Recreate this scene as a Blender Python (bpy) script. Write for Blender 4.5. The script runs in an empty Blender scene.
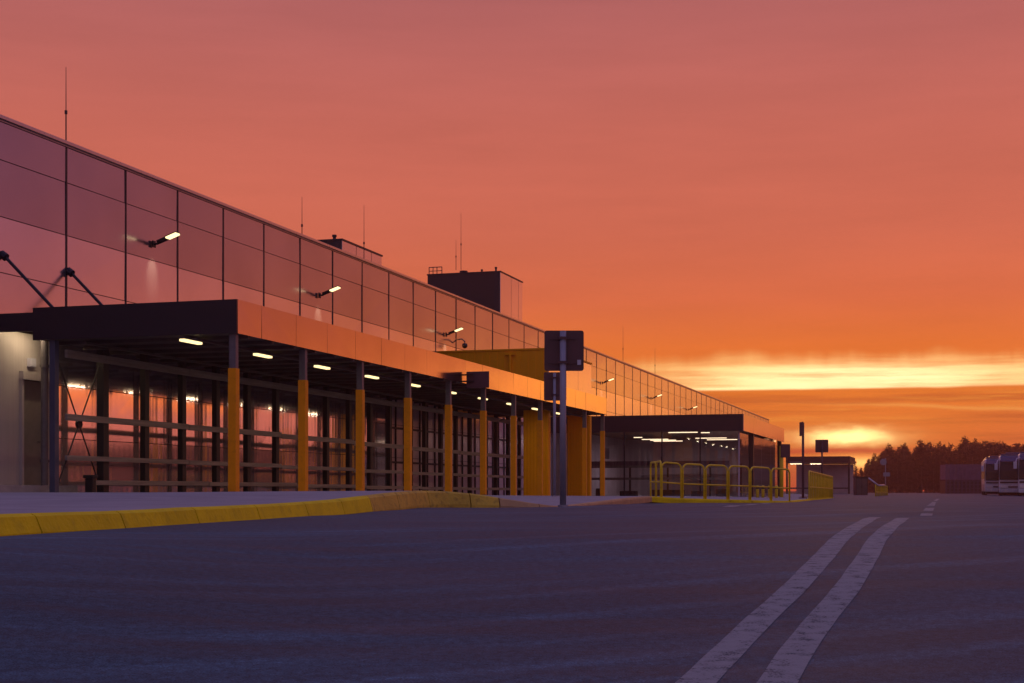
import bpy, bmesh, math, random
from mathutils import Vector, Matrix
R = math.radians
rnd = random.Random(7)
sc = bpy.context.scene
C = sc.collection

# ---------------------------------------------------------------- frame of reference
E = 0.92                       # eye height
F = 1422.0                     # focal length in pixels of the 1024 px wide frame
def P(x, y, d):                # a point seen at pixel (x, y) standing d metres ahead
    return Vector(((x - 512) / F * d, d, E + (489 - y) / F * d))
TH = R(-16.93)                 # heading of the warehouse
B0 = Vector((-5.30, 27.0, 0))
CT, ST = math.cos(TH), math.sin(TH)
def BF(p):                     # building frame (x out from the wall, y along it) -> world
    x, y, z = p
    return Vector((B0.x + x * CT - y * ST, B0.y + x * ST + y * CT, z))
def toB(p):
    x, y = p[0] - B0.x, p[1] - B0.y
    return Vector((x * CT + y * ST, -x * ST + y * CT, p[2] if len(p) > 2 else 0))
def smooth(a, b, x):
    t = max(0.0, min(1.0, (x - a) / (b - a))); return t * t * (3 - 2 * t)
def interp(pts, x):
    if x <= pts[0][0]: return pts[0][1]
    for (x0, y0), (x1, y1) in zip(pts, pts[1:]):
        if x <= x1: return y0 + (y1 - y0) * (x - x0) / (x1 - x0)
    return pts[-1][1]
def srgb(r, g, b):
    f = lambda c: (c / 255 / 12.92) if c / 255 <= .04045 else ((c / 255 + .055) / 1.055) ** 2.4
    return (f(r), f(g), f(b))

PROF = [(-80, -1.5), (0, -.92), (4.5, -.62), (8, -.40), (9.6, -.315), (11, -.29), (13, -.298), (22, -.285), (30, -.33), (42, -.41), (60, -.43), (100, -.47), (160, -.52), (300, -.75), (2500, -4)]
def road_z(X, Y):
    z = sum(interp(PROF, Y + k) for k in (-.8, -.4, 0, .4, .8)) / 5
    q = smooth(.6, 3.0, -X) * smooth(3.5, 7.5, Y) * (1 - smooth(14, 18, Y))
    z += (-.292 - z) * q
    k = smooth(1, 6, Y) * (1 - smooth(40, 70, Y)) * (1 - q)
    z += .006 * math.sin(X * 1.3 + Y * .8) * k + .005 * math.sin(Y * 2.1 - X * .7) * (1 - smooth(20, 40, Y)) * (1 - q)
    return E + z
WZ = [(-30, -.05), (0, -.065), (8, -.09), (16, -.19), (25, -.28), (33, -.30), (42, -.34), (60, -.38), (140, -.48)]
def wall_z(t): return E + interp(WZ, t)      # pavement height along the wall

# ---------------------------------------------------------------- mesh builder
class MB:
    def __init__(s): s.bm = bmesh.new()
    def quad(s, a, b, c, d):
        return s.bm.faces.new([s.bm.verts.new(v) for v in (a, b, c, d)])
    def poly(s, vs): return s.bm.faces.new([s.bm.verts.new(v) for v in vs])
    def box(s, x0, x1, y0, y1, z0, z1, bev=0, M=None):
        r = bmesh.ops.create_cube(s.bm, size=1.0)
        vs = r['verts']
        for v in vs:
            v.co = Vector((x0 + (v.co.x + .5) * (x1 - x0), y0 + (v.co.y + .5) * (y1 - y0), z0 + (v.co.z + .5) * (z1 - z0)))
        if M is not None:
            for v in vs: v.co = M @ v.co
        if bev:
            es = list({e for v in vs for e in v.link_edges})
            bmesh.ops.bevel(s.bm, geom=es, offset=bev, segments=2, affect='EDGES', profile=.7)
        return s
    def tube(s, pts, r, n=8, cap=True):
        pts = [Vector(p) for p in pts]; rings = []
        rs = r if isinstance(r, (list, tuple)) else [r] * len(pts)
        for i, p in enumerate(pts):
            d = (pts[min(i + 1, len(pts) - 1)] - pts[max(i - 1, 0)]).normalized()
            a = d.orthogonal().normalized() if abs(d.z) > .95 else d.cross(Vector((0, 0, 1))).normalized()
            b = d.cross(a)
            rings.append([s.bm.verts.new(p + (a * math.cos(2 * math.pi * k / n) + b * math.sin(2 * math.pi * k / n)) * rs[i]) for k in range(n)])
        for q, w in zip(rings, rings[1:]):
            for k in range(n): s.bm.faces.new((q[k], q[(k + 1) % n], w[(k + 1) % n], w[k]))
        if cap:
            s.bm.faces.new(rings[0][::-1]); s.bm.faces.new(rings[-1])
        return s
    def prism(s, pts, off):
        off = Vector(off)
        a = [s.bm.verts.new(p) for p in pts]; b = [s.bm.verts.new(Vector(p) + off) for p in pts]
        s.bm.faces.new(a[::-1]); s.bm.faces.new(b)
        for k in range(len(a)):
            s.bm.faces.new((a[k], a[(k + 1) % len(a)], b[(k + 1) % len(a)], b[k]))
        return s
    def build(s, name, mat, parent=None, org=(0, 0, 0), sm=False, fix=True):
        if fix: bmesh.ops.recalc_face_normals(s.bm, faces=s.bm.faces)
        o = Vector(org)
        if o.length: bmesh.ops.translate(s.bm, verts=s.bm.verts, vec=-o)
        me = bpy.data.meshes.new(name); s.bm.to_mesh(me); s.bm.free()
        me.materials.append(mat)
        if sm:
            for p in me.polygons: p.use_smooth = True
        ob = bpy.data.objects.new(name, me); C.objects.link(ob)
        if parent is not None: ob.parent = parent
        return ob
def tag(o, label=None, cat=None, group=None, kind=None):
    if label: o['label'] = label
    if cat: o['category'] = cat
    if group: o['group'] = group
    if kind: o['kind'] = kind
    return o
class Thing:
    """an Empty at the base; parts are given in the frame of `org` (building frame when b=True)"""
    def __init__(s, name, label, cat, org=(0, 0, 0), b=False, rot=0, group=None):
        s.root = bpy.data.objects.new(name, None); C.objects.link(s.root)
        s.root.empty_display_size = .2
        s.org = Vector(org) if b else Vector((0, 0, 0))
        s.root.location = BF(org) if b else Vector(org)
        s.root.rotation_euler = (0, 0, TH if b else rot)
        tag(s.root, label, cat, group)
    def part(s, name, mb, mat, parent=None, sm=False, label=None):
        o = mb.build(name, mat, parent or s.root, s.org, sm)
        if label: o['label'] = label
        return o
def dup(o, parent=None):
    c = o.copy(); C.objects.link(c); c.parent = parent
    for ch in list(o.children): dup(ch, c)
    return c

# ---------------------------------------------------------------- materials
def nodes(name):
    m = bpy.data.materials.new(name); m.use_nodes = True
    nt = m.node_tree; nt.nodes.clear()
    out = nt.nodes.new('ShaderNodeOutputMaterial')
    return m, nt, out
def L(nt, a, b): nt.links.new(a, b)
def pm(name, col, rough=.5, metal=0, var=.12, scale=6, bump=0, bscale=40, spec=.5, coat=0, stretch=(1, 1, 1), rvar=.08, dirt=0):
    m, nt, out = nodes(name)
    b = nt.nodes.new('ShaderNodeBsdfPrincipled'); L(nt, b.outputs[0], out.inputs[0])
    tc = nt.nodes.new('ShaderNodeTexCoord'); mp = nt.nodes.new('ShaderNodeMapping')
    mp.inputs['Scale'].default_value = stretch
    L(nt, tc.outputs['Object'], mp.inputs['Vector'])
    n = nt.nodes.new('ShaderNodeTexNoise'); n.inputs['Scale'].default_value = scale; n.inputs['Detail'].default_value = 6
    L(nt, mp.outputs[0], n.inputs['Vector'])
    cr = nt.nodes.new('ShaderNodeValToRGB')
    cr.color_ramp.elements[0].position = .3; cr.color_ramp.elements[1].position = .72
    cr.color_ramp.elements[0].color = [c * (1 - var) for c in col] + [1]
    cr.color_ramp.elements[1].color = [min(1, c * (1 + var)) for c in col] + [1]
    L(nt, n.outputs['Fac'], cr.inputs[0])
    src = cr.outputs[0]
    if dirt:
        n2 = nt.nodes.new('ShaderNodeTexNoise'); n2.inputs['Scale'].default_value = scale * 4; n2.inputs['Detail'].default_value = 8
        L(nt, mp.outputs[0], n2.inputs['Vector'])
        r2 = nt.nodes.new('ShaderNodeValToRGB'); r2.color_ramp.elements[0].position = .5; r2.color_ramp.elements[1].position = .72
        r2.color_ramp.elements[1].color = (dirt, dirt, dirt, 1); r2.color_ramp.elements[0].color = (0, 0, 0, 1)
        L(nt, n2.outputs['Fac'], r2.inputs[0])
        mx = nt.nodes.new('ShaderNodeMix'); mx.data_type = 'RGBA'
        L(nt, r2.outputs[0], mx.inputs[0]); L(nt, src, mx.inputs[6]); mx.inputs[7].default_value = (.045, .04, .04, 1)
        src = mx.outputs[2]
    L(nt, src, b.inputs['Base Color'])
    mr = nt.nodes.new('ShaderNodeMapRange'); mr.inputs[3].default_value = max(.02, rough - rvar); mr.inputs[4].default_value = min(1, rough + rvar)
    L(nt, n.outputs['Fac'], mr.inputs[0]); L(nt, mr.outputs[0], b.inputs['Roughness'])
    b.inputs['Metallic'].default_value = metal
    b.inputs['Specular IOR Level'].default_value = spec
    if coat: b.inputs['Coat Weight'].default_value = coat; b.inputs['Coat Roughness'].default_value = .1
    if bump:
        nb = nt.nodes.new('ShaderNodeTexNoise'); nb.inputs['Scale'].default_value = bscale; nb.inputs['Detail'].default_value = 5
        L(nt, mp.outputs[0], nb.inputs['Vector'])
        bu = nt.nodes.new('ShaderNodeBump'); bu.inputs['Strength'].default_value = bump; bu.inputs['Distance'].default_value = .01
        L(nt, nb.outputs['Fac'], bu.inputs['Height']); L(nt, bu.outputs[0], b.inputs['Normal'])
    return m
def emit(name, col, s, var=.06):
    m, nt, out = nodes(name)
    e = nt.nodes.new('ShaderNodeEmission'); L(nt, e.outputs[0], out.inputs[0])
    e.inputs['Color'].default_value = (*col, 1)
    tc = nt.nodes.new('ShaderNodeTexCoord'); n = nt.nodes.new('ShaderNodeTexNoise'); n.inputs['Scale'].default_value = 9
    L(nt, tc.outputs['Object'], n.inputs['Vector'])
    mr = nt.nodes.new('ShaderNodeMapRange'); mr.inputs[3].default_value = s * (1 - var); mr.inputs[4].default_value = s * (1 + var)
    L(nt, n.outputs['Fac'], mr.inputs[0]); L(nt, mr.outputs[0], e.inputs['Strength'])
    return m
def mirror_panel(name, col, rough, wav=.15, ribs=0, pitch=.1, metal=1):
    """coated metal cladding / mirror glazing: wavy reflections, faint ribs along the wall"""
    m, nt, out = nodes(name)
    b = nt.nodes.new('ShaderNodeBsdfPrincipled'); L(nt, b.outputs[0], out.inputs[0])
    b.inputs['Metallic'].default_value = metal
    tc = nt.nodes.new('ShaderNodeTexCoord')
    n = nt.nodes.new('ShaderNodeTexNoise'); n.inputs['Scale'].default_value = .35; n.inputs['Detail'].default_value = 4
    L(nt, tc.outputs['Object'], n.inputs['Vector'])
    cr = nt.nodes.new('ShaderNodeValToRGB'); cr.color_ramp.elements[0].position = .3; cr.color_ramp.elements[1].position = .7
    cr.color_ramp.elements[0].color = [c * .9 for c in col] + [1]; cr.color_ramp.elements[1].color = [min(1, c * 1.08) for c in col] + [1]
    L(nt, n.outputs['Fac'], cr.inputs[0]); L(nt, cr.outputs[0], b.inputs['Base Color'])
    mr = nt.nodes.new('ShaderNodeMapRange'); mr.inputs[3].default_value = rough * .8; mr.inputs[4].default_value = rough * 1.25
    L(nt, n.outputs['Fac'], mr.inputs[0]); L(nt, mr.outputs[0], b.inputs['Roughness'])
    nb = nt.nodes.new('ShaderNodeTexNoise'); nb.inputs['Scale'].default_value = .9; nb.inputs['Detail'].default_value = 2
    L(nt, tc.outputs['Object'], nb.inputs['Vector'])
    h = nb.outputs['Fac']
    bu = nt.nodes.new('ShaderNodeBump'); bu.inputs['Strength'].default_value = wav; bu.inputs['Distance'].default_value = .02
    L(nt, h, bu.inputs['Height'])
    last = bu.outputs[0]
    if ribs:
        w = nt.nodes.new('ShaderNodeTexWave'); w.bands_direction = 'Y'; w.inputs['Scale'].default_value = .314 / pitch
        w.inputs['Distortion'].default_value = .4; w.inputs['Detail'].default_value = 1
        L(nt, tc.outputs['Object'], w.inputs['Vector'])
        b2 = nt.nodes.new('ShaderNodeBump'); b2.inputs['Strength'].default_value = ribs; b2.inputs['Distance'].default_value = .004
        L(nt, w.outputs['Fac'], b2.inputs['Height']); L(nt, last, b2.inputs['Normal']); last = b2.outputs[0]
    L(nt, last, b.inputs['Normal'])
    return m
def glass(name, tint=(.88, .85, .93), rough=.02, ior=2.1, ribs=0):
    m, nt, out = nodes(name)
    tr = nt.nodes.new('ShaderNodeBsdfTransparent'); gl = nt.nodes.new('ShaderNodeBsdfGlossy')
    tr.inputs[0].default_value = (*tint, 1); gl.inputs['Roughness'].default_value = rough
    fr = nt.nodes.new('ShaderNodeFresnel'); fr.inputs[0].default_value = ior
    tc = nt.nodes.new('ShaderNodeTexCoord'); nb = nt.nodes.new('ShaderNodeTexNoise'); nb.inputs['Scale'].default_value = .8
    L(nt, tc.outputs['Object'], nb.inputs['Vector'])
    bu = nt.nodes.new('ShaderNodeBump'); bu.inputs['Strength'].default_value = .12; bu.inputs['Distance'].default_value = .02
    L(nt, nb.outputs['Fac'], bu.inputs['Height']); L(nt, bu.outputs[0], gl.inputs['Normal'])
    mx = nt.nodes.new('ShaderNodeMixShader')
    L(nt, fr.outputs[0], mx.inputs[0]); L(nt, tr.outputs[0], mx.inputs[1]); L(nt, gl.outputs[0], mx.inputs[2]); L(nt, mx.outputs[0], out.inputs[0])
    return m

M = {}
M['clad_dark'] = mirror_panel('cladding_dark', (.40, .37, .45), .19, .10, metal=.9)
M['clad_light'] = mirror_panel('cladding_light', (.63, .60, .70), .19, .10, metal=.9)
M['mirror_glass'] = mirror_panel('mirror_glazing', (.95, .82, .82), .07, .12, ribs=.10, pitch=.22, metal=.8)
M['far_glazing'] = mirror_panel('sky_tinted_glazing', (.92, .72, .74), .22, .12, ribs=.10, pitch=.22, metal=.35)  # pink of the reflected sky is put into these panes' base colour
M['fascia'] = mirror_panel('fascia_metal', (.54, .42, .41), .13, .12, ribs=.08, pitch=.11)
M['cap'] = pm('parapet_metal', (.50, .47, .48), .3, .9, .06)
M['mullion'] = pm('mullion_dark', (.018, .017, .026), .45, .2, .2)
M['black'] = pm('black_steel', (.012, .010, .010), .55, 0, .3)
M['darkbrown'] = pm('dark_brown_sheet', (.016, .008, .012), .5, 0, .18, scale=2)
M['soffit'] = pm('soffit_dark', (.085, .068, .06), .6, 0, .2)
M['galv'] = pm('galvanised_steel', (.15, .14, .15), .5, .3, .14, scale=14)
M['steel_blue'] = pm('blue_grey_steel', (.075, .085, .13), .5, .1, .1)
M['railbar'] = pm('weathered_rail', (.27, .23, .19), .62, .1, .28, scale=3, stretch=(1, .3, 6), dirt=.4)
M['orange'] = pm('orange_paint', (.92, .35, .006), .5, 0, .07, scale=3, dirt=.15, spec=.2)
M['portal'] = pm('amber_sheet', (1.0, .41, .001), .5, 0, .06, scale=2, dirt=.08, spec=.2)
M['yellow'] = pm('yellow_paint', (.82, .60, .01), .45, 0, .1, scale=5, dirt=.25)
M['kerb'] = pm('kerb_yellow', (.76, .62, .004), .72, 0, .16, scale=2.2, bump=.9, bscale=26, dirt=.22, spec=.2)
M['kerb_graded'] = pm('kerb_graded', (.60, .43, .06), .72, 0, .16, scale=2.2, bump=.9, bscale=26, dirt=.5, spec=.2)  # yellow graded towards the pink-lit blocks, part of the glow in its colour
M['kerb_pink_lit'] = pm('kerb_pink_lit', (.50, .33, .16), .7, 0, .16, scale=2.2, bump=.5, bscale=60, dirt=.3, spec=.25)  # bare concrete with the pink evening glow put into its base colour
M['beige'] = pm('beige_sheet', (.46, .42, .41), .42, .1, .06, scale=3, stretch=(1, 8, .2))
M['door'] = pm('grey_door', (.20, .18, .16), .5, 0, .1)
M['sign_back'] = pm('sign_back_grey', (.095, .042, .05), .55, .1, .1)
M['post_grey'] = pm('grey_post', (.28, .28, .34), .5, .3, .1)
M['grate'] = pm('step_concrete', (.34, .31, .29), .85, 0, .15, bump=.3)
M['sign_face'] = pm('sign_face_pale', (.5, .5, .6), .4, 0, .06)
M['glass'] = glass('pavilion_glass')
M['glass_dark'] = glass('bus_glass', (.10, .09, .10))
M['lampglow'] = emit('lamp_warm', (1, .74, .36), 2.2)
M['tubeglow'] = emit('tube_warm', (1, .74, .34), 2.0)
M['doorglow'] = emit('door_lamp_warm', (1, .76, .40), 16.0)
M['hallglow'] = emit('hall_tube', (1, .78, .46), 2.2)
M['bus_white'] = pm('bus_white_paint', (.56, .56, .60), .35, 0, .08, coat=.3)
M['bus_dark'] = pm('bus_dark_trim', (.012, .010, .012), .4, spec=.25)
M['rubber'] = pm('tyre_rubber', (.015, .015, .016), .85, 0, .2)
M['car'] = pm('car_paint', (.07, .06, .07), .6, 0, .05)
M['crate'] = pm('crate_slats', (.055, .04, .07), .7, 0, .2, scale=2)
M['crate_pale'] = pm('crate_pale', (.13, .08, .14), .7, 0, .2, scale=2)
M['bark'] = pm('pine_bark', (.07, .045, .03), .9, 0, .3, scale=4)
M['needle'] = pm('pine_needles', (.012, .011, .007), .9, 0, .45, scale=.5, spec=.05)
M['interior'] = pm('hall_wall', (.46, .40, .46), .7, 0, .15, scale=1)
M['lens'] = pm('bus_lamp_lens', (.7, .65, .6), .15)

def asphalt():
    m, nt, out = nodes('asphalt')
    b = nt.nodes.new('ShaderNodeBsdfPrincipled'); L(nt, b.outputs[0], out.inputs[0])
    tc = nt.nodes.new('ShaderNodeTexCoord')
    def noise(scale, st, det=6, rot=0):
        mp = nt.nodes.new('ShaderNodeMapping'); mp.inputs['Scale'].default_value = st; mp.inputs['Rotation'].default_value = (0, 0, rot)
        L(nt, tc.outputs['Object'], mp.inputs[0])
        n = nt.nodes.new('ShaderNodeTexNoise'); n.inputs['Scale'].default_value = scale; n.inputs['Detail'].default_value = det
        L(nt, mp.outputs[0], n.inputs['Vector']); return n.outputs['Fac']
    def ramp(f, p0, c0, p1, c1):
        r = nt.nodes.new('ShaderNodeValToRGB'); r.color_ramp.elements[0].position = p0; r.color_ramp.elements[1].position = p1
        r.color_ramp.elements[0].color = (c0, c0, c0, 1); r.color_ramp.elements[1].color = (c1, c1, c1, 1)
        L(nt, f, r.inputs[0]); return r.outputs[0]
    def mul(a, c):
        x = nt.nodes.new('ShaderNodeMix'); x.data_type = 'RGBA'; x.blend_type = 'MULTIPLY'; x.inputs[0].default_value = 1
        L(nt, a, x.inputs[6]); L(nt, c, x.inputs[7]); return x.outputs[2]
    agg = ramp(noise(150, (1, 1, 1), 2), .3, .35, .75, 1.85)
    grit = ramp(noise(28, (1, 1, 1), 5), .35, .72, .68, 1.35)
    streak = ramp(noise(1.0, (.45, 4.2, 1), 6, R(9)), .32, .68, .70, 1.38)
    patch = ramp(noise(.35, (1, 1, 1), 5), .3, .78, .7, 1.25)
    # curved tyre tracks: bands of constant distance from the turning circles' centre
    vm = nt.nodes.new('ShaderNodeVectorMath'); vm.operation = 'DISTANCE'; vm.inputs[1].default_value = (-14, 34, 0)
    L(nt, tc.outputs['Object'], vm.inputs[0])
    cx = nt.nodes.new('ShaderNodeCombineXYZ'); L(nt, vm.outputs['Value'], cx.inputs[0])
    sx = nt.nodes.new('ShaderNodeSeparateXYZ'); L(nt, tc.outputs['Object'], sx.inputs[0])
    mlx = nt.nodes.new('ShaderNodeMath'); mlx.operation = 'MULTIPLY'; mlx.inputs[1].default_value = .05; L(nt, sx.outputs[0], mlx.inputs[0]); L(nt, mlx.outputs[0], cx.inputs[1])
    tn = nt.nodes.new('ShaderNodeTexNoise'); tn.inputs['Scale'].default_value = 3.2; tn.inputs['Detail'].default_value = 3
    L(nt, cx.outputs[0], tn.inputs['Vector'])
    tyre = ramp(tn.outputs['Fac'], .52, .92, .68, 1.5)
    c0 = mul(agg, grit)
    base = nt.nodes.new('ShaderNodeRGB'); base.outputs[0].default_value = (.028, .068, .098, 1)
    c = mul(mul(mul(mul(base.outputs[0], c0), streak), patch), tyre)
    L(nt, c, b.inputs['Base Color'])
    b.inputs['Specular IOR Level'].default_value = .30
    rr = nt.nodes.new('ShaderNodeMapRange'); rr.inputs[3].default_value = .50; rr.inputs[4].default_value = .84
    L(nt, noise(1.0, (.45, 4.2, 1), 6, R(9)), rr.inputs[0]); L(nt, rr.outputs[0], b.inputs['Roughness'])
    bu = nt.nodes.new('ShaderNodeBump'); bu.inputs['Strength'].default_value = .7; bu.inputs['Distance'].default_value = .006
    L(nt, noise(130, (1, 1, 1), 3), bu.inputs['Height']); L(nt, bu.outputs[0], b.inputs['Normal'])
    return m
M['asphalt'] = asphalt()
M['soil'] = pm('far_ground', (.055, .050, .045), .95, 0, .3, scale=.2, spec=.1)
M['paver'] = pm('pavement_concrete', (.33, .32, .33), .82, 0, .13, scale=1.4, bump=.35, bscale=80, spec=.2, dirt=.12)

def paint():
    m, nt, out = nodes('worn_white_paint')
    b = nt.nodes.new('ShaderNodeBsdfPrincipled'); b.inputs['Roughness'].default_value = .75; b.inputs['Specular IOR Level'].default_value = .25
    tr = nt.nodes.new('ShaderNodeBsdfTransparent'); mx = nt.nodes.new('ShaderNodeMixShader')
    tc = nt.nodes.new('ShaderNodeTexCoord')
    n = nt.nodes.new('ShaderNodeTexNoise'); n.inputs['Scale'].default_value = 110; n.inputs['Detail'].default_value = 7
    n2 = nt.nodes.new('ShaderNodeTexNoise'); n2.inputs['Scale'].default_value = 14; n2.inputs['Detail'].default_value = 4
    for q in (n, n2): L(nt, tc.outputs['Object'], q.inputs['Vector'])
    ad = nt.nodes.new('ShaderNodeMath'); ad.operation = 'ADD'; L(nt, n.outputs['Fac'], ad.inputs[0]); L(nt, n2.outputs['Fac'], ad.inputs[1])
    r = nt.nodes.new('ShaderNodeValToRGB'); r.color_ramp.elements[0].position = .33; r.color_ramp.elements[1].position = .53
    hf = nt.nodes.new('ShaderNodeMath'); hf.operation = 'MULTIPLY'; hf.inputs[1].default_value = .55; L(nt, ad.outputs[0], hf.inputs[0])
    L(nt, hf.outputs[0], r.inputs[0]); L(nt, r.outputs[0], mx.inputs[0])
    c = nt.nodes.new('ShaderNodeValToRGB'); c.color_ramp.elements[0].color = (.19, .225, .23, 1); c.color_ramp.elements[1].color = (.27, .31, .315, 1)
    L(nt, n2.outputs['Fac'], c.inputs[0]); L(nt, c.outputs[0], b.inputs['Base Color'])
    L(nt, tr.outputs[0], mx.inputs[1]); L(nt, b.outputs[0], mx.inputs[2]); L(nt, mx.outputs[0], out.inputs[0])
    return m
M['paint'] = paint()
M['faint'] = pm('road_seam', (.072, .068, .082), .8, 0, .3, scale=8, spec=.2)

# ---------------------------------------------------------------- world (dusk sky)
W = bpy.data.worlds.new('World'); sc.world = W; W.use_nodes = True
wt = W.node_tree; wt.nodes.clear()
def wn(t): return wt.nodes.new(t)
def mth(op, a, b=None, c=None, clamp=False):
    n = wn('ShaderNodeMath'); n.operation = op; n.use_clamp = clamp
    for i, v in enumerate((a, b, c)):
        if v is None: continue
        if isinstance(v, (int, float)): n.inputs[i].default_value = v
        else: wt.links.new(v, n.inputs[i])
    return n.outputs[0]
def add(a, b): return mth('ADD', a, b)
def sub(a, b): return mth('SUBTRACT', a, b)
def mulm(a, b): return mth('MULTIPLY', a, b)
def sstep(a, b, x):
    n = wn('ShaderNodeMapRange'); n.interpolation_type = 'SMOOTHSTEP'
    for i, v in ((0, x), (1, a), (2, b)):
        if isinstance(v, (int, float)): n.inputs[i].default_value = v
        else: wt.links.new(v, n.inputs[i])
    return n.outputs[0]
def gauss(x, c, s):
    q = mth('DIVIDE', sub(x, c), s)
    return mth('EXPONENT', mulm(mulm(q, q), -1.0))
def wnoise(ax, ex, seed, det=5, rough=.55):
    cb = wn('ShaderNodeCombineXYZ')
    wt.links.new(mulm(AZ, ax), cb.inputs[0]); wt.links.new(mulm(EL, ex), cb.inputs[1]); cb.inputs[2].default_value = seed
    n = wn('ShaderNodeTexNoise'); n.inputs['Scale'].default_value = 1; n.inputs['Detail'].default_value = det; n.inputs['Roughness'].default_value = rough
    wt.links.new(cb.outputs[0], n.inputs['Vector']); return n.outputs['Fac']
tc = wn('ShaderNodeTexCoord'); sp = wn('ShaderNodeSeparateXYZ'); wt.links.new(tc.outputs['Generated'], sp.inputs[0])
EL = mulm(mth('ARCSINE', sp.outputs[2]), 57.29578)
AZ = mulm(mth('ARCTAN2', sp.outputs[0], sp.outputs[1]), 57.29578)
pos = mth('SQRT', mth('MAXIMUM', mth('DIVIDE', EL, 90.0), 0.0))
def ramp(stops):
    r = wn('ShaderNodeValToRGB'); el = r.color_ramp.elements
    for i, (e, c) in enumerate(stops):
        p = math.sqrt(max(0, e) / 90)
        x = el[i] if i < 2 else el.new(p)
        x.position = p; x.color = (*srgb(*c), 1)
    wt.links.new(pos, r.inputs[0]); return r.outputs[0]
front = ramp([(0, (214, 78, 48)), (1.2, (228, 102, 46)), (2.6, (224, 116, 44)), (4, (232, 124, 44)), (5.6, (232, 118, 52)), (7.5, (218, 108, 70)), (10, (208, 106, 82)), (14, (198, 104, 90)), (19, (176, 98, 97)), (26, (152, 98, 116)), (42, (138, 114, 156)), (88, (124, 126, 190))])
side = ramp([(0, (206, 100, 88)), (1.5, (216, 108, 90)), (3.0, (222, 108, 84)), (4.0, (250, 122, 62)), (5.2, (218, 108, 86)), (7.5, (184, 106, 118)), (12, (162, 102, 128)), (18, (148, 100, 132)), (28, (136, 100, 140)), (45, (130, 114, 162)), (88, (124, 126, 190))])
back = ramp([(0, (130, 104, 110)), (4, (142, 114, 118)), (10, (154, 126, 134)), (20, (154, 132, 154)), (35, (132, 118, 162)), (60, (126, 122, 180)), (88, (124, 126, 190))])
def mix(f, a, b, mode='MIX'):
    n = wn('ShaderNodeMix'); n.data_type = 'RGBA'; n.blend_type = mode
    for i, v in ((0, f), (6, a), (7, b)):
        if isinstance(v, (int, float)): n.inputs[i].default_value = v
        elif isinstance(v, tuple): n.inputs[i].default_value = (*v, 1)
        else: wt.links.new(v, n.inputs[i])
    return n.outputs[2]
dS = sub(AZ, 13.0)
dA = mth('MAXIMUM', dS, mulm(dS, -.72))
col = mix(sstep(22.0, 52.0, dA), front, side)
col = mix(sstep(62.0, 140.0, dA), col, back)
# soft mottling of the overcast
mot = wnoise(.05, .28, 3.1, 6)
mot2 = wnoise(.16, 1.3, 8.4, 5)
lum = add(.80, add(mulm(mot, .26), mulm(mot2, .14)))
cb = wn('ShaderNodeCombineXYZ')
for i in range(3): wt.links.new(lum, cb.inputs[i])
col = mix(1.0, col, cb.outputs[0], 'MULTIPLY')
# the bright gap under the cloud deck
e1 = wnoise(.35, .0, 1.7, 6, .62); e2 = wnoise(.22, 2.2, 5.3, 6, .6)
top = add(4.25, mulm(e1, .7)); top2 = add(4.75, mulm(e1, 1.5))
low = add(3.88, mulm(mulm(sub(wnoise(.40, 0, 9.9, 2), .45), .42), sstep(9.0, 12.0, AZ)))
gap = mulm(sstep(low, add(low, .16), EL), sub(1.0, sstep(top, top2, EL)))
e3 = wnoise(.13, 3.4, 31.0, 6, .62)
gap = mulm(gap, add(.36, add(mulm(sstep(.32, .66, e2), .42), mulm(sstep(.38, .62, e3), .42))))
gaz = mulm(sstep(0.0, 9.5, AZ), sub(1.0, mulm(sstep(24.0, 70.0, AZ), .80)))
gap = mth('MULTIPLY', gap, gaz, clamp=True)
gcol = mix(sstep(19.0, 27.0, AZ), (1.18, .66, .21), (1.05, .31, .11))
col = mix(gap, col, gcol)
hot = mulm(mulm(gap, gauss(AZ, 13.5, 5.5)), gauss(EL, 4.3, .62))
col = mix(mth('MULTIPLY', hot, .9, clamp=True), col, (1.9, 1.5, .75))
# afterglow right of the view, boosted in patches added to brighten the facade's reflections
b1 = mulm(gauss(AZ, 29.5, 6.0), mulm(sstep(.3, 2.0, EL), sub(1.0, sstep(6.5, 11.0, EL))))
col = mix(mulm(b1, .72), col, (1.25, .30, .12))
b4 = mulm(gauss(AZ, 31.5, 4.0), mulm(sstep(1.4, 2.4, EL), sub(1.0, sstep(4.3, 5.6, EL))))
col = mix(mulm(b4, .9), col, (2.6, .92, .10))
b2 = mulm(gauss(AZ, 47.0, 11.0), mulm(sstep(3.0, 3.4, EL), sub(1.0, sstep(4.3, 5.0, EL))))
col = mix(mulm(b2, .75), col, (1.7, .40, .09))
b3 = mulm(gauss(AZ, 45.0, 13.0), mulm(sstep(.2, 1.0, EL), sub(1.0, sstep(2.8, 3.4, EL))))
col = mix(mulm(b3, .7), col, (.95, .27, .22))
# thin bright edge of the deck and a lower streak
edge = mulm(mulm(gauss(EL, 3.98, .055), sstep(6.5, 8.0, AZ)), sub(1.0, sstep(11.0, 24.0, AZ)))
col = mix(mth('MULTIPLY', edge, .7, clamp=True), col, (1.7, 1.3, .62))
s2 = mulm(gauss(EL, add(3.30, add(mulm(sub(AZ, 14.0), -.045), mulm(sub(wnoise(.3, 0, 2.2, 3), .5), .3))), .075), sstep(8.0, 16.0, AZ))
col = mix(mth('MULTIPLY', mulm(s2, sub(1.0, sstep(22.0, 40.0, AZ))), .62, clamp=True), col, srgb(252, 170, 84))
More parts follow.
